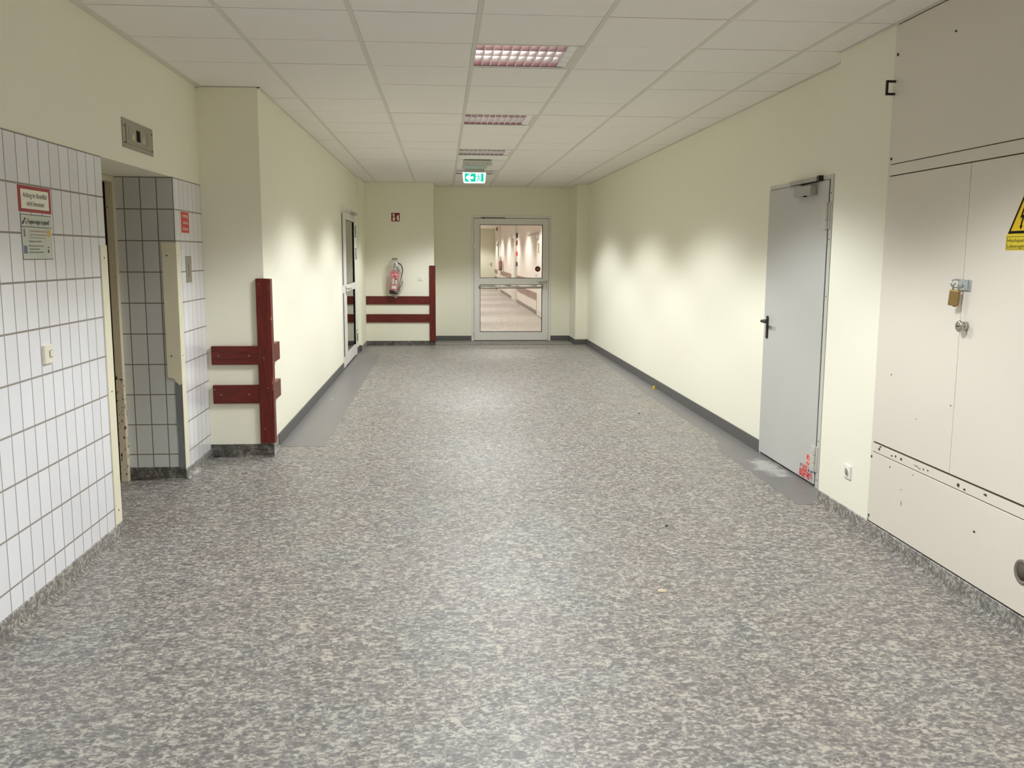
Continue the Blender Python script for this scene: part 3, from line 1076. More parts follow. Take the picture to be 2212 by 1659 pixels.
def frame1(bm):
    box(bm, -hw, -hw + 0.022, -0.006, 0.10, 0.0, RZ)
    box(bm, hw - 0.002, hw + 0.045, -0.006, 0.10, 0.0, RZ)
    box(bm, -hw + 0.022, hw - 0.002, -0.006, 0.10, 2.046, RZ)


part('frame', DOORF, t, frame1, 0.002)
pbox('leaf', DOORG, t, -hw + 0.004, hw - 0.008, -0.012, 0.05, 0.016, 2.042, bevel=0.003)
pbox('gap', GASK, t, -hw + 0.023, hw - 0.003, 0.052, 0.10, 0.0, 2.045)


def lever(parent, x, z, sgn, matr, L=0.135, plate=True, y=-0.012):
    """Door lever: sgn -1 points to local -x."""
    if plate:
        part('handle_plate', matr, parent, lambda bm: prism(bm, stadium(x, z - 0.048, 0.036, 0.176), y - 0.010, y), 0.002)
    def lv(bm):
        p = smoothpts([(x, y - 0.005, z), (x, y - 0.042, z), (x + sgn * 0.02, y - 0.056, z), (x + sgn * 0.07, y - 0.058, z), (x + sgn * L, y - 0.054, z)], 5)
        tube(bm, p, [0.0115] * (len(p) - 3) + [0.0125, 0.012, 0.009], 12)
    part('handle', matr, parent, lv)


lever(t, 6.385 - 6.846, 1.055, 1, BLACK, 0.115)
pbox('gap', GASK, t, hw - 0.0085, hw - 0.0015, -0.0065, 0.0, 0.016, 2.045)


def hinge(bm, zz=0.0):
    box(bm, hw - 0.055, hw - 0.006, -0.024, -0.012, zz + 0.0, zz + 0.172)
    lathe(bm, [(0.011, zz), (0.011, zz + 0.055)], 'z', 12, (hw - 0.004, -0.020, 0))
    lathe(bm, [(0.011, zz + 0.115), (0.011, zz + 0.172)], 'z', 12, (hw - 0.004, -0.020, 0))
    lathe(bm, [(0.009, zz + 0.058), (0.009, zz + 0.112)], 'z', 12, (hw - 0.004, -0.020, 0))
    box(bm, hw - 0.004, hw + 0.026, -0.014, -0.006, zz, zz + 0.172)


part('hinge', DOORF, t, lambda bm: hinge(bm, 1.725), 0.001)
part('hinge', DOORF, t, lambda bm: hinge(bm, 0.108), 0.001)
for z in (1.955, 1.66, 1.29, 0.32, 0.055):
    part('screw', CHIPD, t, lambda bm, z=z: lathe(bm, [(0.005, -0.0075), (0.005, -0.005)], 'y', 8, (hw + 0.022, 0, z)))
# door closer: body on the leaf, slide rail on the frame
CL = plain('closer_silver', srgb(172, 172, 168), 0.35, 0.4)
pbox('closer_body', CL, t, 0.07, 0.36, -0.062, -0.012, 1.955, 2.022, bevel=0.004)
pbox('closer_rail', CL, t, -0.09, 0.40, -0.034, -0.006, 2.044, 2.074, bevel=0.003)
pbox('rail_slot', GASK, t, -0.07, 0.385, -0.030, -0.012, 2.040, 2.0445)
pbox('rail_end_cap', BLACK, t, 0.395, 0.435, -0.038, -0.006, 2.042, 2.078, bevel=0.002)
part('closer_arm', CL, t, lambda bm: tube(bm, [(0.16, -0.045, 2.028), (-0.06, -0.035, 2.032)], 0.008, 8))
part('valve', GASK, t, lambda bm: lathe(bm, [(0.012, 1.948), (0.012, 1.956)], 'z', 12, (0.26, -0.055, 0)))
# stickers at the bottom of the leaf
xx = lambda y: (RY0 + RY1) / 2 - y


def torn_sticker(x0, x1, z0, z1, seed):
    rnd = random.Random(seed)
    def f(bm):
        nx, nz = 9, 7
        for i in range(nx):
            for j in range(nz):
                if rnd.random() < 0.68:
                    a = x0 + (x1 - x0) * i / nx
                    b = x0 + (x1 - x0) * (i + 1) / nx
                    c = z0 + (z1 - z0) * j / nz
                    d = z0 + (z1 - z0) * (j + 1) / nz
                    box(bm, a, b, -0.0136, -0.0128, c, d)
    return f


GREYST = plain('sticker_grey', srgb(176, 170, 170), 0.5)
pbox('sticker_back', GREYST, t, xx(6.092), xx(5.868), -0.0130, -0.012, 0.026, 0.118, label='torn grey and red sticker near the floor')
part('sticker', SRED, t, torn_sticker(xx(6.090), xx(5.870), 0.028, 0.075, 3), label='torn red sticker near the floor')
part('sticker', ORNG, t, torn_sticker(xx(6.05), xx(5.96), 0.075, 0.116, 5), label='torn orange sticker remnant')
part('sticker_print', plain('sticker_ink_blue', srgb(70, 66, 110), 0.5), t, lambda bm: (box(bm, xx(6.08), xx(6.07), -0.0142, -0.013, 0.095, 0.110), box(bm, xx(5.94), xx(5.925), -0.0142, -0.013, 0.085, 0.10), box(bm, xx(5.895), xx(5.882), -0.0142, -0.013, 0.085, 0.10)))
pbox('sticker_back', SWHT, t, xx(5.978), xx(5.922), -0.0130, -0.012, 0.124, 0.205, label='small red and white sticker above the torn one')
part('sticker', ORNG, t, torn_sticker(xx(5.976), xx(5.924), 0.126, 0.203, 11), label='small red and white sticker above the torn one')

# ================================================================= FAR GLASS DOOR
t = empty('door_2', (0, YF, 0), 0)
struct(t, 'light grey aluminium door with two glass panes in the end wall', 'door')


def frame2(bm):
    box(bm, FX0, 0.5655, -0.012, 0.10, 0.0, FZ)
    box(bm, 1.922, FX1, -0.012, 0.10, 0.0, FZ)
    box(bm, 0.5655, 1.922, -0.012, 0.10, 2.202, FZ)


part('frame', ALU, t, frame2, 0.002)
part('gap', GASK, t, lambda bm: (box(bm, 0.5655, 0.570, 0.0, 0.09, 0.0, 2.202), box(bm, 1.917, 1.922, 0.0, 0.09, 0, 2.202), box(bm, 0.5655, 1.922, 0.0, 0.09, 2.194, 2.202), box(bm, 0.57, 1.917, 0.0, 0.05, 0.0, 0.010)))


def leaf2(bm):
    y0, y1 = -0.018, 0.048
    box(bm, 0.570, 0.674, y0, y1, 0.010, 2.194)
    box(bm, 1.808, 1.917, y0, y1, 0.010, 2.194)
    box(bm, 0.674, 1.808, y0, y1, 2.088, 2.194)
    box(bm, 0.674, 1.808, y0, y1, 1.018, 1.130)
    box(bm, 0.674, 1.808, y0, y1, 0.010, 0.158)


part('leaf', ALU, t, leaf2, 0.002)


def gasket2(bm):
    for z0, z1 in ((1.130, 2.088), (0.158, 1.018)):
        g = 0.009
        box(bm, 0.674, 0.674 + g, 0.0, 0.03, z0, z1)
        box(bm, 1.808 - g, 1.808, 0.0, 0.03, z0, z1)
        box(bm, 0.674 + g, 1.808 - g, 0.0, 0.03, z0, z0 + g)
        box(bm, 0.674 + g, 1.808 - g, 0.0, 0.03, z1 - g, z1)


part('gasket', GASK, t, gasket2)
pbox('glass_pane', GLASS, t, 0.680, 1.802, 0.010, 0.016, 1.136, 2.082, label='upper clear glass pane')
pbox('glass_pane', GLASS, t, 0.680, 1.802, 0.010, 0.016, 0.164, 1.012, label='lower clear glass pane')


def bar(bm):
    tube(bm, [(0.672, -0.060, 0.968), (0.70, -0.060, 0.968), (1.75, -0.060, 0.968), (1.79, -0.060, 0.968)], 0.019, 16)
    tube(bm, [(0.664, -0.018, 0.985), (0.672, -0.045, 0.975), (0.676, -0.060, 0.968)], 0.017, 12)
    tube(bm, [(1.812, -0.018, 0.990), (1.798, -0.045, 0.976), (1.79, -0.060, 0.968)], 0.019, 12)


part('push_bar', STEEL, t, bar)
part('handle_rosette', STEEL, t, lambda bm: prism(bm, stadium(1.878, 1.066, 0.034, 0.072), -0.026, -0.018), 0.002)
lever(t, 1.878, 1.064, -1, STEEL, 0.142, plate=False, y=-0.02)
part('keyhole_rosette', STEEL, t, lambda bm: prism(bm, stadium(1.877, 0.964, 0.034, 0.072), -0.026, -0.018), 0.002)
for z in (1.99, 1.66, 0.12):
    def hg(bm, z=z):
        lathe(bm, [(0.010, z), (0.010, z + 0.11)], 'z', 12, (0.560, -0.026, 0))
        box(bm, 0.540, 0.560, -0.022, -0.012, z + 0.01, z + 0.05)
        box(bm, 0.560, 0.600, -0.026, -0.018, z + 0.05, z + 0.10)
    part('hinge', ALU, t, hg, 0.001)
pbox('closer_rail', ALU, t, 0.675, 1.125, -0.032, -0.012, 2.212, 2.236, bevel=0.002)
part('closer_arm', GASK, t, lambda bm: (box(bm, 0.69, 1.125, -0.026, -0.014, 2.204, 2.212), box(bm, 0.735, 0.75, -0.028, -0.015, 2.18, 2.212)))
part('stop_sticker', plain('sticker_dark_red', srgb(110, 14, 18), 0.5), t, lambda bm: prism(bm, ring(1.724, 1.299, 0.050, 28), 0.006, 0.0095), label='round dark red sticker on the upper pane')
part('sticker_bar', SWHT, t, lambda bm: box(bm, 1.704, 1.744, 0.0050, 0.0062, 1.295, 1.303))

# ================================================================= LEFT GLASS DOOR
t = empty('door_3', (XL, 0, 0), LW)          # local x = +world y, local y = -world x
struct(t, 'narrow pale metal door with two tall glass panes in the left wall', 'door')


def frame3(bm):
    box(bm, DY0, DY0 + 0.028, -0.006, 0.08, 0, DZ)
    box(bm, DY1 - 0.14, DY1, -0.006, 0.08, 0, DZ)
    box(bm, DY0 + 0.028, DY1 - 0.14, -0.006, 0.08, 2.125, DZ)


part('frame', ALU, t, frame3, 0.002)


def side3(bm):
    box(bm, DY0 + 0.028, 12.385, -0.010, 0.05, 0.02, 2.12)
    box(bm, 12.52, 12.60, -0.010, 0.05, 0.02, 2.12)
    box(bm, 12.385, 12.52, -0.010, 0.05, 1.03, 1.13)
    box(bm, 12.385, 12.52, -0.010, 0.05, 0.02, 0.16)
    box(bm, 12.385, 12.52, -0.010, 0.05, 2.095, 2.12)


part('side_leaf', ALU, t, side3)
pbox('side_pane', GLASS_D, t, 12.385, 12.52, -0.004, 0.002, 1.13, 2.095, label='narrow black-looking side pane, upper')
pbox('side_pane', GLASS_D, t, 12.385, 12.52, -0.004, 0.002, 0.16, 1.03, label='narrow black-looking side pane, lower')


def leaf3(bm):
    y0, y1 = -0.016, 0.05
    box(bm, 12.605, 12.825, y0, y1, 0.03, 2.12)
    box(bm, 14.02, 14.185, y0, y1, 0.03, 2.12)
    box(bm, 12.825, 14.02, y0, y1, 2.025, 2.12)
    box(bm, 12.825, 14.02, y0, y1, 1.03, 1.13)
    box(bm, 12.825, 14.02, y0, y1, 0.03, 0.19)


part('leaf', ALU, t, leaf3, 0.002)
part('gasket', GASK, t, lambda bm: [box(bm, *b) for z0, z1 in ((1.13, 2.025), (0.19, 1.03)) for b in (
    (13.97, 14.02, -0.0165, 0.03, z0, z1), (12.825, 12.832, -0.005, 0.03, z0, z1), (12.832, 13.97, -0.005, 0.03, z1 - 0.008, z1), (12.832, 13.97, -0.005, 0.03, z0, z0 + 0.006))])
pbox('gap', GASK, t, 12.36, 14.19, 0.0, 0.06, 0.0, 0.03)
pbox('glass_pane', GLASS_L, t, 12.832, 13.97, -0.004, 0.002, 1.136, 2.017)
pbox('glass_pane', GLASS_L, t, 12.832, 13.97, -0.004, 0.002, 0.196, 1.022)
part('handle_plate', STEEL, t, lambda bm: prism(bm, stadium(12.72, 1.05, 0.034, 0.13), -0.024, -0.016), 0.002)
lever(t, 12.72, 1.078, 1, STEEL, 0.14, plate=False, y=-0.02)
for z in (1.80, 1.47, 0.22):
    def hg3(bm, z=z):
        lathe(bm, [(0.010, z), (0.010, z + 0.17)], 'z', 10, (14.19, -0.024, 0))
        for k in (0.0, 0.055, 0.085, 0.115, 0.165):
            box(bm, 14.150, 14.235, -0.034, -0.012, z + k, z + k + 0.006)
    part('hinge', [STEEL], t, hg3)
part('closer_arm', STEEL, t, lambda bm: (tube(bm, [(12.75, -0.03, 2.125), (13.75, -0.05, 2.142)], 0.005, 8), box(bm, 13.70, 14.1, -0.07, -0.016, 2.128, 2.16)), 0.001)
# dim lobby behind the glass
walls('wall_lobby', PAINT, [(XL - 1.9, XL - 1.8, 11.8, 14.9, 0, 2.8), (XL - 1.8, XL - 0.25, 11.7, 11.8, 0, 2.8), (XL - 1.8, XL - 0.25, 14.9, 15.0, 0, 2.8), (XL - 1.9, XL - 0.25, 11.7, 15.0, 2.75, 2.85), (XL - 1.9, XL - 0.25, 11.7, 15.0, -0.06, 0.0)],
      'dim lobby behind the left glass door')
ld = bpy.data.lights.new('lobby_fill_glow', 'AREA')
ld.size = 0.5
ld.energy = 14
ld.color = LAMP_RGB
lo = thing('lobby_fill_lamp', 'added fill lamp that brightens the lobby behind the left glass door', 'ceiling light', (XL - 1.0, 13.3, 2.745))  # unseen lamp, added to brighten what shows through the side door glass
pbox('housing', LAMPR, lo, -0.3, 0.3, -0.3, 0.3, -0.02, 0.0)
lo2 = bpy.data.objects.new('lobby_fill_glow', ld)
COL.objects.link(lo2)
lo2.parent = lo
lo2.location = (0, 0, -0.022)

# ================================================================= BUILT-IN CABINET
CW = CY1 - CY0
t = thing('built_in_cabinet', 'large cream built-in cabinet with double doors on the right, chipped at the bottom rail', 'cabinet', (XN, CY1, 0), RW)   # local x = CY1 - world y
lx = lambda y: CY1 - y


def body(bm):
    box(bm, 0.002, CW - 0.002, 0.010, 0.24, 0.082, ZC)
    box(bm, 0.0, lx(4.779), 0.0, 0.012, 0.10, ZC)                     # left stile
    box(bm, lx(4.779), CW, 0.0005, 0.012, 1.975, 2.030)               # rail between the tiers
    box(bm, lx(4.779), CW, -0.002, 0.012, 0.484, 0.530)               # bottom rail


part('body', CAB, t, body, 0.001)
pbox('plinth_gap', CABD, t, 0.0, CW, 0.004, 0.02, 0.082, 0.0885)
for za, zb in ((2.026, 2.040), (1.964, 1.978), (0.526, 0.542), (0.478, 0.488)):
    pbox('gap', CABD, t, lx(4.779), CW, 0.006, 0.0105, za, zb)
up = pbox('upper_panel', CAB, t, lx(4.776), CW - 0.01, -0.002, 0.010, 2.0345, 2.742, bevel=0.0015)
part('handle', BLACK, up, lambda bm: (box(bm, 0.018, 0.030, -0.046, -0.002, 2.388, 2.400), box(bm, 0.018, 0.030, -0.046, -0.002, 2.452, 2.464), box(bm, 0.018, 0.030, -0.052, -0.040, 2.388, 2.464)), 0.0015, label='small black bracket handle')
d1 = pbox('door', CAB, t, lx(4.776), lx(4.0155), -0.003, 0.010, 0.541, 1.969, bevel=0.002)
d2_ = pbox('door', CAB, t, lx(4.0120), lx(3.25), -0.003, 0.010, 0.541, 1.969, bevel=0.002)
d3 = pbox('door', CAB, t, lx(3.246), lx(2.33), -0.003, 0.010, 0.541, 1.969, bevel=0.002)
pbox('kick_panel', CAB, t, lx(4.776), CW - 0.01, -0.004, 0.010, 0.0885, 0.479, bevel=0.002)
for y, z, r in ((4.762, 2.591, 0.008), (4.765, 2.061, 0.007), (4.219, 2.582, 0.005), (4.78, 0.452, 0.007), (4.772, 0.118, 0.008), (4.70, 0.510, 0.006), (4.46, 0.508, 0.006), (3.93, 0.506, 0.008)):
    part('screw', CHIPD, t, lambda bm, y=y, z=z, r=r: lathe(bm, [(r, -0.0065), (r, 0.002)], 'y', 10, (lx(y), 0, z)))


def chips(bm):
    rnd = random.Random(5)
    for y, z, a, b in ((4.69, 0.524, .012, .004), (4.56, 0.503, .010, .004), (4.52, 0.509, .006, .006), (4.24, 0.506, .004, .006), (4.20, 0.51, .006, .004), (3.88, 0.498, .010, .005), (3.72, 0.515, .016, .005),
                       (4.57, 0.44, .006, .007), (4.44, 0.35, .004, .004), (4.43, 0.28, .003, .02), (4.33, 0.455, .005, .004), (3.78, 0.33, .012, .006), (4.62, 0.93, .005, .004), (4.04, 0.86, .005, .003), (4.34, 0.74, .004, .003)):
        n = 7
        pts = [(lx(y) + a * (0.6 + 0.5 * rnd.random()) * math.cos(2 * PI * i / n), z + b * (0.6 + 0.5 * rnd.random()) * math.sin(2 * PI * i / n)) for i in range(n)]
        prism(bm, pts, -0.0046, -0.0015)
    # the zigzag scratch
    z0 = 0.510
    p = [(lx(4.33), z0), (lx(4.315), z0 - 0.006), (lx(4.30), z0 - 0.001), (lx(4.285), z0 - 0.010), (lx(4.265), z0 - 0.008)]
    for a, b in zip(p, p[1:]):
        prism(bm, [(a[0], a[1] - 0.0015), (b[0], b[1] - 0.0015), (b[0], b[1] + 0.0015), (a[0], a[1] + 0.0015)], -0.003, -0.0015)


part('paint_chips', CHIPD, t, chips)
# hasp, padlock, knob lock
hs = part('hasp', ZINC, d2_, lambda bm: (box(bm, lx(4.020), lx(3.960), -0.012, -0.003, 1.399, 1.448), box(bm, lx(3.960), lx(3.944), -0.007, -0.003, 1.396, 1.446),
                                        box(bm, lx(4.045), lx(4.020), -0.009, -0.003, 1.405, 1.445),
                                        lathe(bm, [(0.012, -0.018), (0.012, -0.008)], 'y', 12, (lx(4.005), 0, 1.425))), 0.001)
hs['label'] = 'bright zinc hasp'


def staple(bm):
    p = smoothpts([(lx(4.034), -0.003, 1.445), (lx(4.034), -0.035, 1.446), (lx(4.034), -0.048, 1.43), (lx(4.034), -0.035, 1.412), (lx(4.034), -0.003, 1.412)], 5)
    tube(bm, p, 0.004, 8)


part('staple', ZINC, d1, staple)
k = thing('padlock', 'brass padlock hanging from the zinc hasp on the cream cabinet door', 'padlock', (XN - 0.040, 4.005, 1.328), RW)


def plbody(bm):
    box(bm, -0.022, 0.022, -0.011, 0.011, 0.0, 0.072)
    bmesh.ops.rotate(bm, verts=bm.verts, cent=(0, 0, 0.09), matrix=Matrix.Rotation(math.radians(35), 3, 'Z'))
    bmesh.ops.rotate(bm, verts=bm.verts, cent=(0, 0, 0.09), matrix=Matrix.Rotation(math.radians(8), 3, 'Y'))


part('body', BRASS, k, plbody, 0.003)


def shackle(bm):
    p = [(0.013 * math.cos(a), 0.0, 0.085 + 0.018 * math.sin(a)) for a in [PI * i / 10 for i in range(11)]]
    p = [(0.013, 0, 0.066)] + p + [(-0.013, 0, 0.066)]
    tube(bm, p, 0.0038, 8)
    bmesh.ops.rotate(bm, verts=bm.verts, cent=(0, 0, 0.09), matrix=Matrix.Rotation(math.radians(35), 3, 'Z'))


part('shackle', STEEL, k, shackle)
part('keyway', GASK, k, lambda bm: box(bm, -0.006, 0.004, -0.006, 0.002, -0.0035, -0.001))
kn = part('lock_knob', STEEL, d2_, lambda bm: lathe(bm, [(0.021, -0.003), (0.021, -0.022), (0.019, -0.024), (0.019, -0.028), (0.025, -0.030), (0.027, -0.034), (0.025, -0.040), (0.021, -0.043), (0.0, -0.041)], 'y', 32, (lx(3.962), 0, 1.238)), label='round steel lock knob')
part('keyhole', GASK, d2_, lambda bm: box(bm, lx(3.962) - 0.008, lx(3.962) + 0.008, -0.0445, -0.0405, 1.236, 1.241))
# round finger pull in the kick panel
pl = part('recessed_grommet', plain('grommet_grey', srgb(122, 112, 104), 0.45), t, lambda bm: lathe(bm, [(0.052, -0.0045), (0.052, -0.008), (0.049, -0.010), (0.040, -0.010), (0.036, -0.0055)], 'y', 36, (lx(3.425), 0, 0.268)))
part('grommet_core', CABD, pl, lambda bm: lathe(bm, [(0.036, -0.0050), (0.036, -0.0065), (0.0, -0.0062)], 'y', 36, (lx(3.425), 0, 0.268)))

k = thing('high_voltage_sign', 'yellow high voltage warning triangle with black border on the cabinet door', 'warning sign', (XN - 0.003, 3.715, 1.578), RW)
S = 0.205


def tri(o, z0, s=S):
    return [(o, z0), (s - o, z0), (s / 2, z0 + (s / 2 - o) * 1.732)]


pbox('label_plate', YELL2, k, 0.0, S, -0.0012, 0.0, 0.0, 0.066)
part('label_border', INK, k, lambda bm: (box(bm, 0.0045, S - 0.0045, -0.0018, -0.001, 0.0045, 0.0062), box(bm, 0.0045, S - 0.0045, -0.0018, -0.001, 0.0548, 0.0565), box(bm, 0.0045, 0.0062, -0.0018, -0.001, 0.0045, 0.0565), box(bm, S - 0.0062, S - 0.0045, -0.0018, -0.001, 0.0045, 0.0565)))
lettering('Hochspannung', INK, k, 0.012, 0.180, 0.034, 0.0145, -0.002)
lettering('Lebensgefahr', INK, k, 0.012, 0.168, 0.011, 0.0145, -0.002)
part('triangle_plate', YELL, k, lambda bm: prism(bm, [(0.006, 0.066), (S - 0.006, 0.066), (S / 2, 0.066 + 0.172)], -0.0010, 0.0))
part('triangle_border', GASK, k, lambda bm: prism(bm, tri(0.010, 0.069), -0.0018, -0.0008), 0.0)
part('triangle_field', YELL, k, lambda bm: prism(bm, tri(0.030, 0.080), -0.0026, -0.0016))
part('lightning_bolt', GASK, k, lambda bm: prism(bm, [(0.108, 0.180), (0.086, 0.130), (0.101, 0.134), (0.090, 0.098), (0.085, 0.099), (0.096, 0.084), (0.106, 0.102), (0.100, 0.101), (0.116, 0.147), (0.100, 0.142), (0.116, 0.178)], -0.0032, -0.0024))

# sockets
def socket(label, loc, rz, w_=0.082, h_=0.08, switch=False):
    t = thing('wall_socket', label, 'socket', loc, rz)
    pbox('plate', PLASTIC_W, t, -w_ / 2, w_ / 2, -0.010, 0, 0, h_, bevel=0.004)
    if switch:
        pbox('insert', PLASTIC_W, t, -0.022, 0.022, -0.014, -0.009, h_ / 2 - 0.026, h_ / 2 + 0.018, bevel=0.002)
        part('mark', PLASTIC_S, t, lambda bm: (box(bm, -0.0015, 0.0015, -0.0148, -0.0135, h_ / 2 - 0.01, h_ / 2 + 0.012), box(bm, -0.01, 0.01, -0.0148, -0.0135, h_ / 2 - 0.012, h_ / 2 - 0.009)))
    else:
        part('recess_ring', PLASTIC_W, t, lambda bm: lathe(bm, [(0.027, -0.008), (0.027, -0.013), (0.0245, -0.014), (0.022, -0.011)], 'y', 28, (0, 0, h_ / 2)))
        part('recess', PLASTIC_S, t, lambda bm: lathe(bm, [(0.0225, -0.009), (0.0225, -0.0112), (0, -0.0110)], 'y', 28, (0, 0, h_ / 2)))
    return t


socket('white power socket low on the wall between the steel door and the cabinet', (XN, 5.064, 0.255), RW)
socket('small white outlet plate on the far wall end beside the extinguisher', (-0.374, YS, 1.104), FW_, 0.078, 0.078, True)

# ================================================================= FIRE EXTINGUISHERS
def fire_sign(t, ox, oz, s, y=0.0, big=True):
    """Red square with extinguisher and flame; ox, oz: lower left corner; s: side."""
    e = 0.0009
    part('rim', SWHT, t, lambda bm: box(bm, ox - 0.03 * s, ox + 1.03 * s, y - e, y, oz - 0.03 * s, oz + 1.03 * s))
    part('red_field', FRED, t, lambda bm: box(bm, ox, ox + s, y - 2 * e, y - e, oz, oz + s))
    P = lambda L: [(ox + a * s, oz + b * s) for a, b in L]

    def pic(bm):
        for L in ([(0.17, 0.10), (0.44, 0.10), (0.44, 0.47), (0.17, 0.47)], [(0.17, 0.56), (0.44, 0.56), (0.41, 0.68), (0.35, 0.73), (0.26, 0.73), (0.20, 0.68)],
                  [(0.27, 0.73), (0.34, 0.73), (0.36, 0.88), (0.40, 0.90), (0.36, 0.95), (0.26, 0.94), (0.12, 0.82), (0.08, 0.72), (0.13, 0.71), (0.17, 0.80), (0.26, 0.87)]):
            prism(bm, P(L), y - 3 * e, y - 2 * e)
    part('pictogram', SWHT, t, pic)

    def flame(bm):
        for L in ([(0.66, 0.80), (0.72, 0.62), (0.64, 0.50), (0.60, 0.40), (0.70, 0.34), (0.66, 0.22), (0.76, 0.10), (0.90, 0.10), (0.93, 0.20), (0.86, 0.30), (0.92, 0.42), (0.85, 0.50), (0.92, 0.66), (0.84, 0.74), (0.82, 0.62), (0.78, 0.72)],):
            prism(bm, P(L), y - 3 * e, y - 2 * e)
    part('flame', SWHT, t, flame)


t = thing('fire_extinguisher_sign', 'square dark red extinguisher symbol sign high on the far wall end', 'sign', (-0.856, YS, 2.099))
fire_sign(t, 0.002, 0.002, 0.142)


def extinguisher(label, loc, rz, group=None):
    t = thing('fire_extinguisher', label, 'fire extinguisher', loc, rz, group)
    # local origin: underside of the boot, on the wall
    cy = -0.095
    tank = part('tank', XRED, t, lambda bm: lathe(bm, [(0.074, 0.06), (0.076, 0.068), (0.076, 0.33), (0.072, 0.352), (0.058, 0.375), (0.034, 0.392), (0.020, 0.398), (0.0, 0.398)], 'z', 32, (0, cy, 0)))
    part('boot', BLACK, t, lambda bm: lathe(bm, [(0.070, 0.0), (0.077, 0.006), (0.077, 0.062), (0.072, 0.066)], 'z', 32, (0, cy, 0)))
    part('valve', ZINC, t, lambda bm: (lathe(bm, [(0.020, 0.396), (0.020, 0.412), (0.014, 0.416), (0.014, 0.452)], 'z', 16, (0, cy, 0)), box(bm, -0.02, 0.03, cy - 0.014, cy + 0.014, 0.425, 0.450)))

    def lev(bm):
        tube(bm, smoothpts([(0.0, cy, 0.452), (0.035, cy, 0.455), (0.062, cy, 0.425), (0.078, cy, 0.37)], 5), 0.010, 8)
        tube(bm, smoothpts([(0.02, cy, 0.43), (0.045, cy, 0.42), (0.06, cy, 0.38)], 5), 0.007, 8)
    part('lever', BLACK, t, lev)

    def hose(bm):
        tube(bm, smoothpts([(-0.015, cy - 0.01, 0.44), (-0.01, cy - 0.02, 0.49), (0.035, cy - 0.025, 0.522), (0.095, cy - 0.02, 0.50), (0.128, cy - 0.01, 0.42), (0.120, cy - 0.01, 0.32), (0.100, cy - 0.012, 0.22), (0.090, cy - 0.012, 0.15)], 6), 0.0095, 10)
    part('hose', plain('grey_rubber_hose', (0.05, 0.046, 0.042, 1), 0.5), t, hose)
    part('nozzle', BLACK, t, lambda bm: (tube(bm, [(0.092, cy - 0.012, 0.18), (0.088, cy - 0.012, 0.10), (0.082, cy - 0.012, 0.04)], [0.016, 0.018, 0.011], 12), tube(bm, smoothpts([(0.094, cy - 0.012, 0.105), (0.118, cy - 0.012, 0.15), (0.138, cy - 0.012, 0.23)], 4), 0.008, 8)))

    def curved(bm, a0, a1, z0, z1, r):
        n = 10
        A = [(r * math.sin(a0 + (a1 - a0) * i / n), cy - r * math.cos(a0 + (a1 - a0) * i / n)) for i in range(n + 1)]
        B = [((r - 0.002) * math.sin(a0 + (a1 - a0) * i / n), cy - (r - 0.002) * math.cos(a0 + (a1 - a0) * i / n)) for i in range(n, -1, -1)]
        prism(bm, A + B, z0, z1, 2)
    part('label_rim', SWHT, tank, lambda bm: curved(bm, -0.55, 0.95, 0.165, 0.275, 0.0775))
    part('label', FRED, tank, lambda bm: curved(bm, -0.50, 0.90, 0.169, 0.271, 0.0785), label='dark red instruction label')
    part('data_label', SWHT, tank, lambda bm: curved(bm, -0.52, 0.60, 0.088, 0.138, 0.0780), label='small white data label')
    part('label_picture', SWHT, tank, lambda bm: (curved(bm, -0.34, 0.04, 0.176, 0.215, 0.0792), curved(bm, -0.34, 0.04, 0.222, 0.262, 0.0792), curved(bm, 0.28, 0.62, 0.176, 0.238, 0.0792)))
    part('band', plain('label_band', srgb(232, 196, 190), 0.4), tank, lambda bm: curved(bm, -0.7, 1.0, 0.318, 0.332, 0.0772))
    return t


def bag(label, loc, rz, sx=1.0, group=None):
    t = thing('plastic_bag', label, 'plastic bag', loc, rz, group)

    def f(bm):
        rnd = random.Random(2)
        prof = [(0.03, 0.565), (0.06, 0.545), (0.085, 0.50), (0.105, 0.43), (0.118, 0.34), (0.128, 0.24), (0.135, 0.14), (0.120, 0.06), (0.090, 0.0), (0.055, -0.04), (0.022, -0.075), (0.004, -0.085)]
        n = 30
        rows = []
        for q, (r, z) in enumerate(prof):
            row = []
            for i in range(n):
                a = 2 * PI * i / n
                rr = r * (1 + 0.07 * math.sin(3 * a + z * 9) + 0.05 * math.sin(7 * a - z * 21) + 0.03 * (rnd.random() - 0.5))
                x = rr * math.cos(a) * sx + 0.018
                y = -0.093 + min(0.66 * rr, 0.088) * math.sin(a)
                row.append(bm.verts.new((x, y, z + 0.004 * math.sin(5 * a))))
            rows.append(row)
        for A, B in zip(rows, rows[1:]):
            for i in range(n):
                fa = bm.faces.new([A[i], A[(i + 1) % n], B[(i + 1) % n], B[i]])
                fa.smooth = True
    part('film', FILM, t, f)
    return t


e1 = extinguisher('red fire extinguisher on the far wall end, wrapped in a clear bag', (-0.825, YS, 0.885), 0)
e1.rotation_euler = (0, math.radians(3.5), 0)
b1 = bag('clear crumpled plastic bag over the fire extinguisher on the far wall end', (-0.815, YS, 0.900), 0)
b1.rotation_euler = (0, math.radians(-2), 0)
t = thing('wall_hook', 'small grey mounting plate above the wrapped fire extinguisher', 'wall bracket', (-0.805, YS, 1.452))
pbox('plate', STEELP, t, -0.044, 0.044, -0.012, 0.0, 0.0, 0.036, bevel=0.002)
pbox('back_plate', PLASTIC_W, t, -0.056, 0.056, -0.003, 0.0, -0.06, 0.040)
part('hook', STEEL, t, lambda bm: tube(bm, [(0, -0.010, 0.018), (0, -0.03, 0.01), (0, -0.034, 0.026)], 0.004, 8))

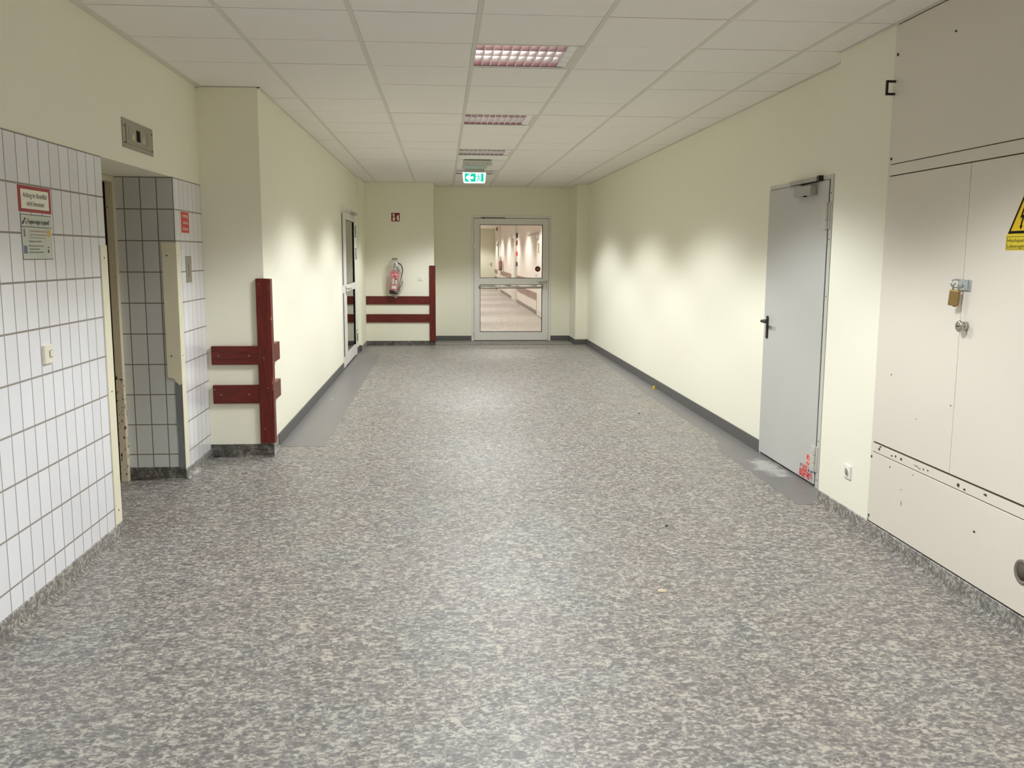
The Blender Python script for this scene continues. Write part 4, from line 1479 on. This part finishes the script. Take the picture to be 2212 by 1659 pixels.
# ================================================================= CORRIDOR BEHIND THE GLASS DOOR
YB0 = YF + 0.15
walls('wall_beyond_right', PAINT_W, [(XB, XB + 0.4, YB0, YE, 0, 3.0)], 'pinkish white right wall of the corridor behind the glass door')
walls('wall_beyond_left', PAINT_W, [(-1.5, -1.2, YB0, YE, 0, 3.0)], 'left wall of the corridor behind the glass door')
walls('wall_beyond_end', ENDP, [(-1.5, XB + 0.4, YE, YE + 0.3, 0, 3.0)], 'pale green end wall far down the corridor behind the glass door')
sbox('baseboard_beyond', plain('corridor_base', srgb(140, 134, 126), 0.5), XB - 0.012, XB, YB0, YE, 0, 0.10, label='grey baseboard on the right behind the glass door', cat='baseboard')
sbox('baseboard_beyond_end', BASEGR, -1.2, XB - 0.012, YE - 0.012, YE, 0, 0.10, label='dark baseboard at the far end of the corridor', cat='baseboard')
bm = bmesh.new()
yy = [YB0] + sum([[y - 0.31, y + 0.31] for y in (18.6, 22.4, 26.2, 30.0, 33.8, 37.6, 41.2)], []) + [YE]
for a, b in zip(yy[::2], yy[1::2]):
    box(bm, 0.90, 1.50, a, b, ZC, ZC + 0.02)
box(bm, -1.2, 0.90, YB0, YE, ZC, ZC + 0.02)
box(bm, 1.50, XB, YB0, YE, ZC, ZC + 0.02)
struct(link('ceiling_beyond', bm, CEIL), 'ceiling of the corridor behind the glass door', 'ceiling')


def rail(label, y0, y1, z0, z1):
    t = thing('wall_guard_rail', label, 'wall rail', (XB, y1, z0), RW, 'brown rails behind the glass door')
    pbox('board', BAND, t, 0, y1 - y0, -0.03, 0, 0, z1 - z0, bevel=0.004)


for a, b, nm in ((23.5, 29.9, 'nearest'), (31.7, 38.4, 'middle'), (39.8, 42.8, 'farthest')):
    rail(nm + ' upper brown rail on the wall behind the glass door', a, b, 0.735, 0.888)
    rail(nm + ' lower brown rail on the wall behind the glass door', a, b, 0.400, 0.562)


def pillar(name, y0, y1, depth, label):
    t = thing(name, label, 'door frame', (XB, y1, 0), RW)
    part('frame', ALU, t, lambda bm: (box(bm, 0, 0.09, -depth, 0, 0, 2.75), box(bm, y1 - y0 - 0.09, y1 - y0, -depth, 0, 0, 2.75), box(bm, 0.09, y1 - y0 - 0.09, -depth, 0, 2.1, 2.75)), 0.003)
    lf = pbox('leaf', PLASTIC_W, t, 0.09, y1 - y0 - 0.09, -depth * 0.4, 0, 0.01, 2.1)
    part('handle', STEEL, lf, lambda bm: tube(bm, [(y1 - y0 - 0.2, -depth * 0.4, 1.05), (y1 - y0 - 0.2, -depth * 0.4 - 0.05, 1.05), (y1 - y0 - 0.34, -depth * 0.4 - 0.05, 1.05)], 0.011, 8))
    return t


pillar('corridor_door', 30.1, 31.5, 0.09, 'first white door frame standing out from the wall behind the glass door')
pillar('corridor_door', 38.6, 39.7, 0.07, 'far white door frame beyond the second wrapped extinguisher')
t = thing('corridor_door', 'white door nearest behind the glass, with a slide closer and notices', 'door', (XB, 23.42, 0), RW)
part('frame', ALU, t, lambda bm: (box(bm, 0, 0.07, -0.02, 0, 0, 2.10), box(bm, 1.63, 1.70, -0.02, 0, 0, 2.10), box(bm, 0.07, 1.63, -0.02, 0, 2.04, 2.10)), 0.002)
lf = pbox('leaf', PLASTIC_W, t, 0.07, 1.63, -0.045, 0, 0.02, 2.04, bevel=0.003)
pbox('notice', plain('yellowed_notice', srgb(206, 186, 140), 0.6), lf, 0.30, 0.62, -0.047, -0.045, 1.59, 1.85, label='yellowed notice with three marks')
part('notice_mark', INK, lf, lambda bm: [box(bm, 0.38, 0.54, -0.049, -0.0465, z, z + 0.045) for z in (1.78, 1.70, 1.62)])
pbox('name_plate', plain('grey_name_plate', srgb(150, 140, 122), 0.5), t, -0.05, 0.03, -0.03, -0.02, 1.72, 1.95)
part('handle', STEEL, lf, lambda bm: tube(bm, [(0.16, -0.045, 1.04), (0.16, -0.10, 1.04), (0.42, -0.10, 1.02)], 0.012, 8))
pbox('closer_rail', CL, t, -3.0, 0.0, -0.03, -0.015, 2.10, 2.118)
pbox('closer_body', CL, t, 0.0, 0.5, -0.11, -0.045, 1.96, 2.06, bevel=0.003)
pbox('hinge', STEEL, t, -0.02, 0.05, -0.05, -0.02, 0.10, 0.42)
# small signs standing out edge-on by the first frame
for nm, mt, z0, z1, lbl in (('fire_alarm_box', GASK, 2.10, 2.26, 'small black box high beside the first white frame behind the glass'),
                            ('notice_plate', FRED, 1.86, 2.02, 'dark red plate beside the first white frame behind the glass'),
                            ('notice_plate', ORNG, 1.52, 1.66, 'orange red plate beside the first white frame behind the glass'),
                            ('notice_plate', plain('dark_blue_plate', srgb(44, 40, 92), 0.5), 1.18, 1.32, 'dark blue plate beside the first white frame behind the glass')):
    o = pbox(nm, mt, None, XB - 0.045, XB, 29.95, 30.05, z0, z1, bevel=0.003)
    tag(o, lbl, 'plate')
o = part('alarm_bell', FRED, None, lambda bm: lathe(bm, [(0.02, XB - 0.09), (0.09, XB - 0.075), (0.10, XB - 0.03), (0.10, XB)], 'x', 20, (0, 40.45, 2.68)))
tag(o, 'dark red alarm bell under the corridor ceiling behind the glass', 'bell')
o = pbox('notice_plate', FRED, None, XB - 0.07, XB, 40.1, 40.2, 1.92, 2.03)
tag(o, 'small dark red plate below the alarm bell', 'plate')
extinguisher('second wrapped fire extinguisher on the wall behind the glass door', (XB - 0.02, 37.0, 0.93), RW)
bag('clear bag over the extinguisher behind the glass door', (XB - 0.02, 37.0, 0.95), RW, 1.3)
t = thing('end_door_handle', 'small lever at the far end of the corridor', 'door handle', (2.30, YE, 1.08))
part('lever', STEEL, t, lambda bm: (box(bm, -0.02, 0.02, -0.01, 0, -0.08, 0.12), tube(bm, [(0, -0.01, 0.05), (0, -0.05, 0.05), (-0.13, -0.05, 0.05)], 0.011, 8)))

# ================================================================= LITTER
def scrap(name, mat, x, y, s, h, label, seed, cat='scrap'):
    rnd = random.Random(seed)
    bm = bmesh.new()
    n = 9
    pts = [(s * (0.6 + 0.6 * rnd.random()) * math.cos(2 * PI * i / n), 0.75 * s * (0.6 + 0.6 * rnd.random()) * math.sin(2 * PI * i / n)) for i in range(n)]
    prism(bm, pts, 0.0, h, 2)
    top = [v for v in bm.verts if v.co.z > h / 2]
    for v in top:
        v.co.x *= 0.7
        v.co.y *= 0.7
        v.co.z += h * rnd.uniform(-0.3, 0.6)
    o = link(name, bm, mat)
    o.location = (x, y, 0.0015)
    return tag(o, label, cat)


scrap('paper_scrap', SCRAPY, 2.47, 10.42, 0.028, 0.022, 'yellow scrap lying against the long right baseboard', 1)
scrap('paper_scrap', SCRAPW, 1.012, 4.001, 0.022, 0.007, 'cream scrap on the mottled floor nearest the viewer', 2)
scrap('paper_scrap', SWHT, -1.19, 9.79, 0.010, 0.004, 'tiny white scrap on the grey strip by the left wall', 4)
scrap('crumb', SCRAPD, 1.284, 5.01, 0.009, 0.005, 'dark crumb in the middle of the mottled floor', 5, 'crumb')
scrap('crumb', SCRAPD, 1.93, 8.75, 0.010, 0.005, 'dark crumb on the floor near the right grey strip', 6, 'crumb')
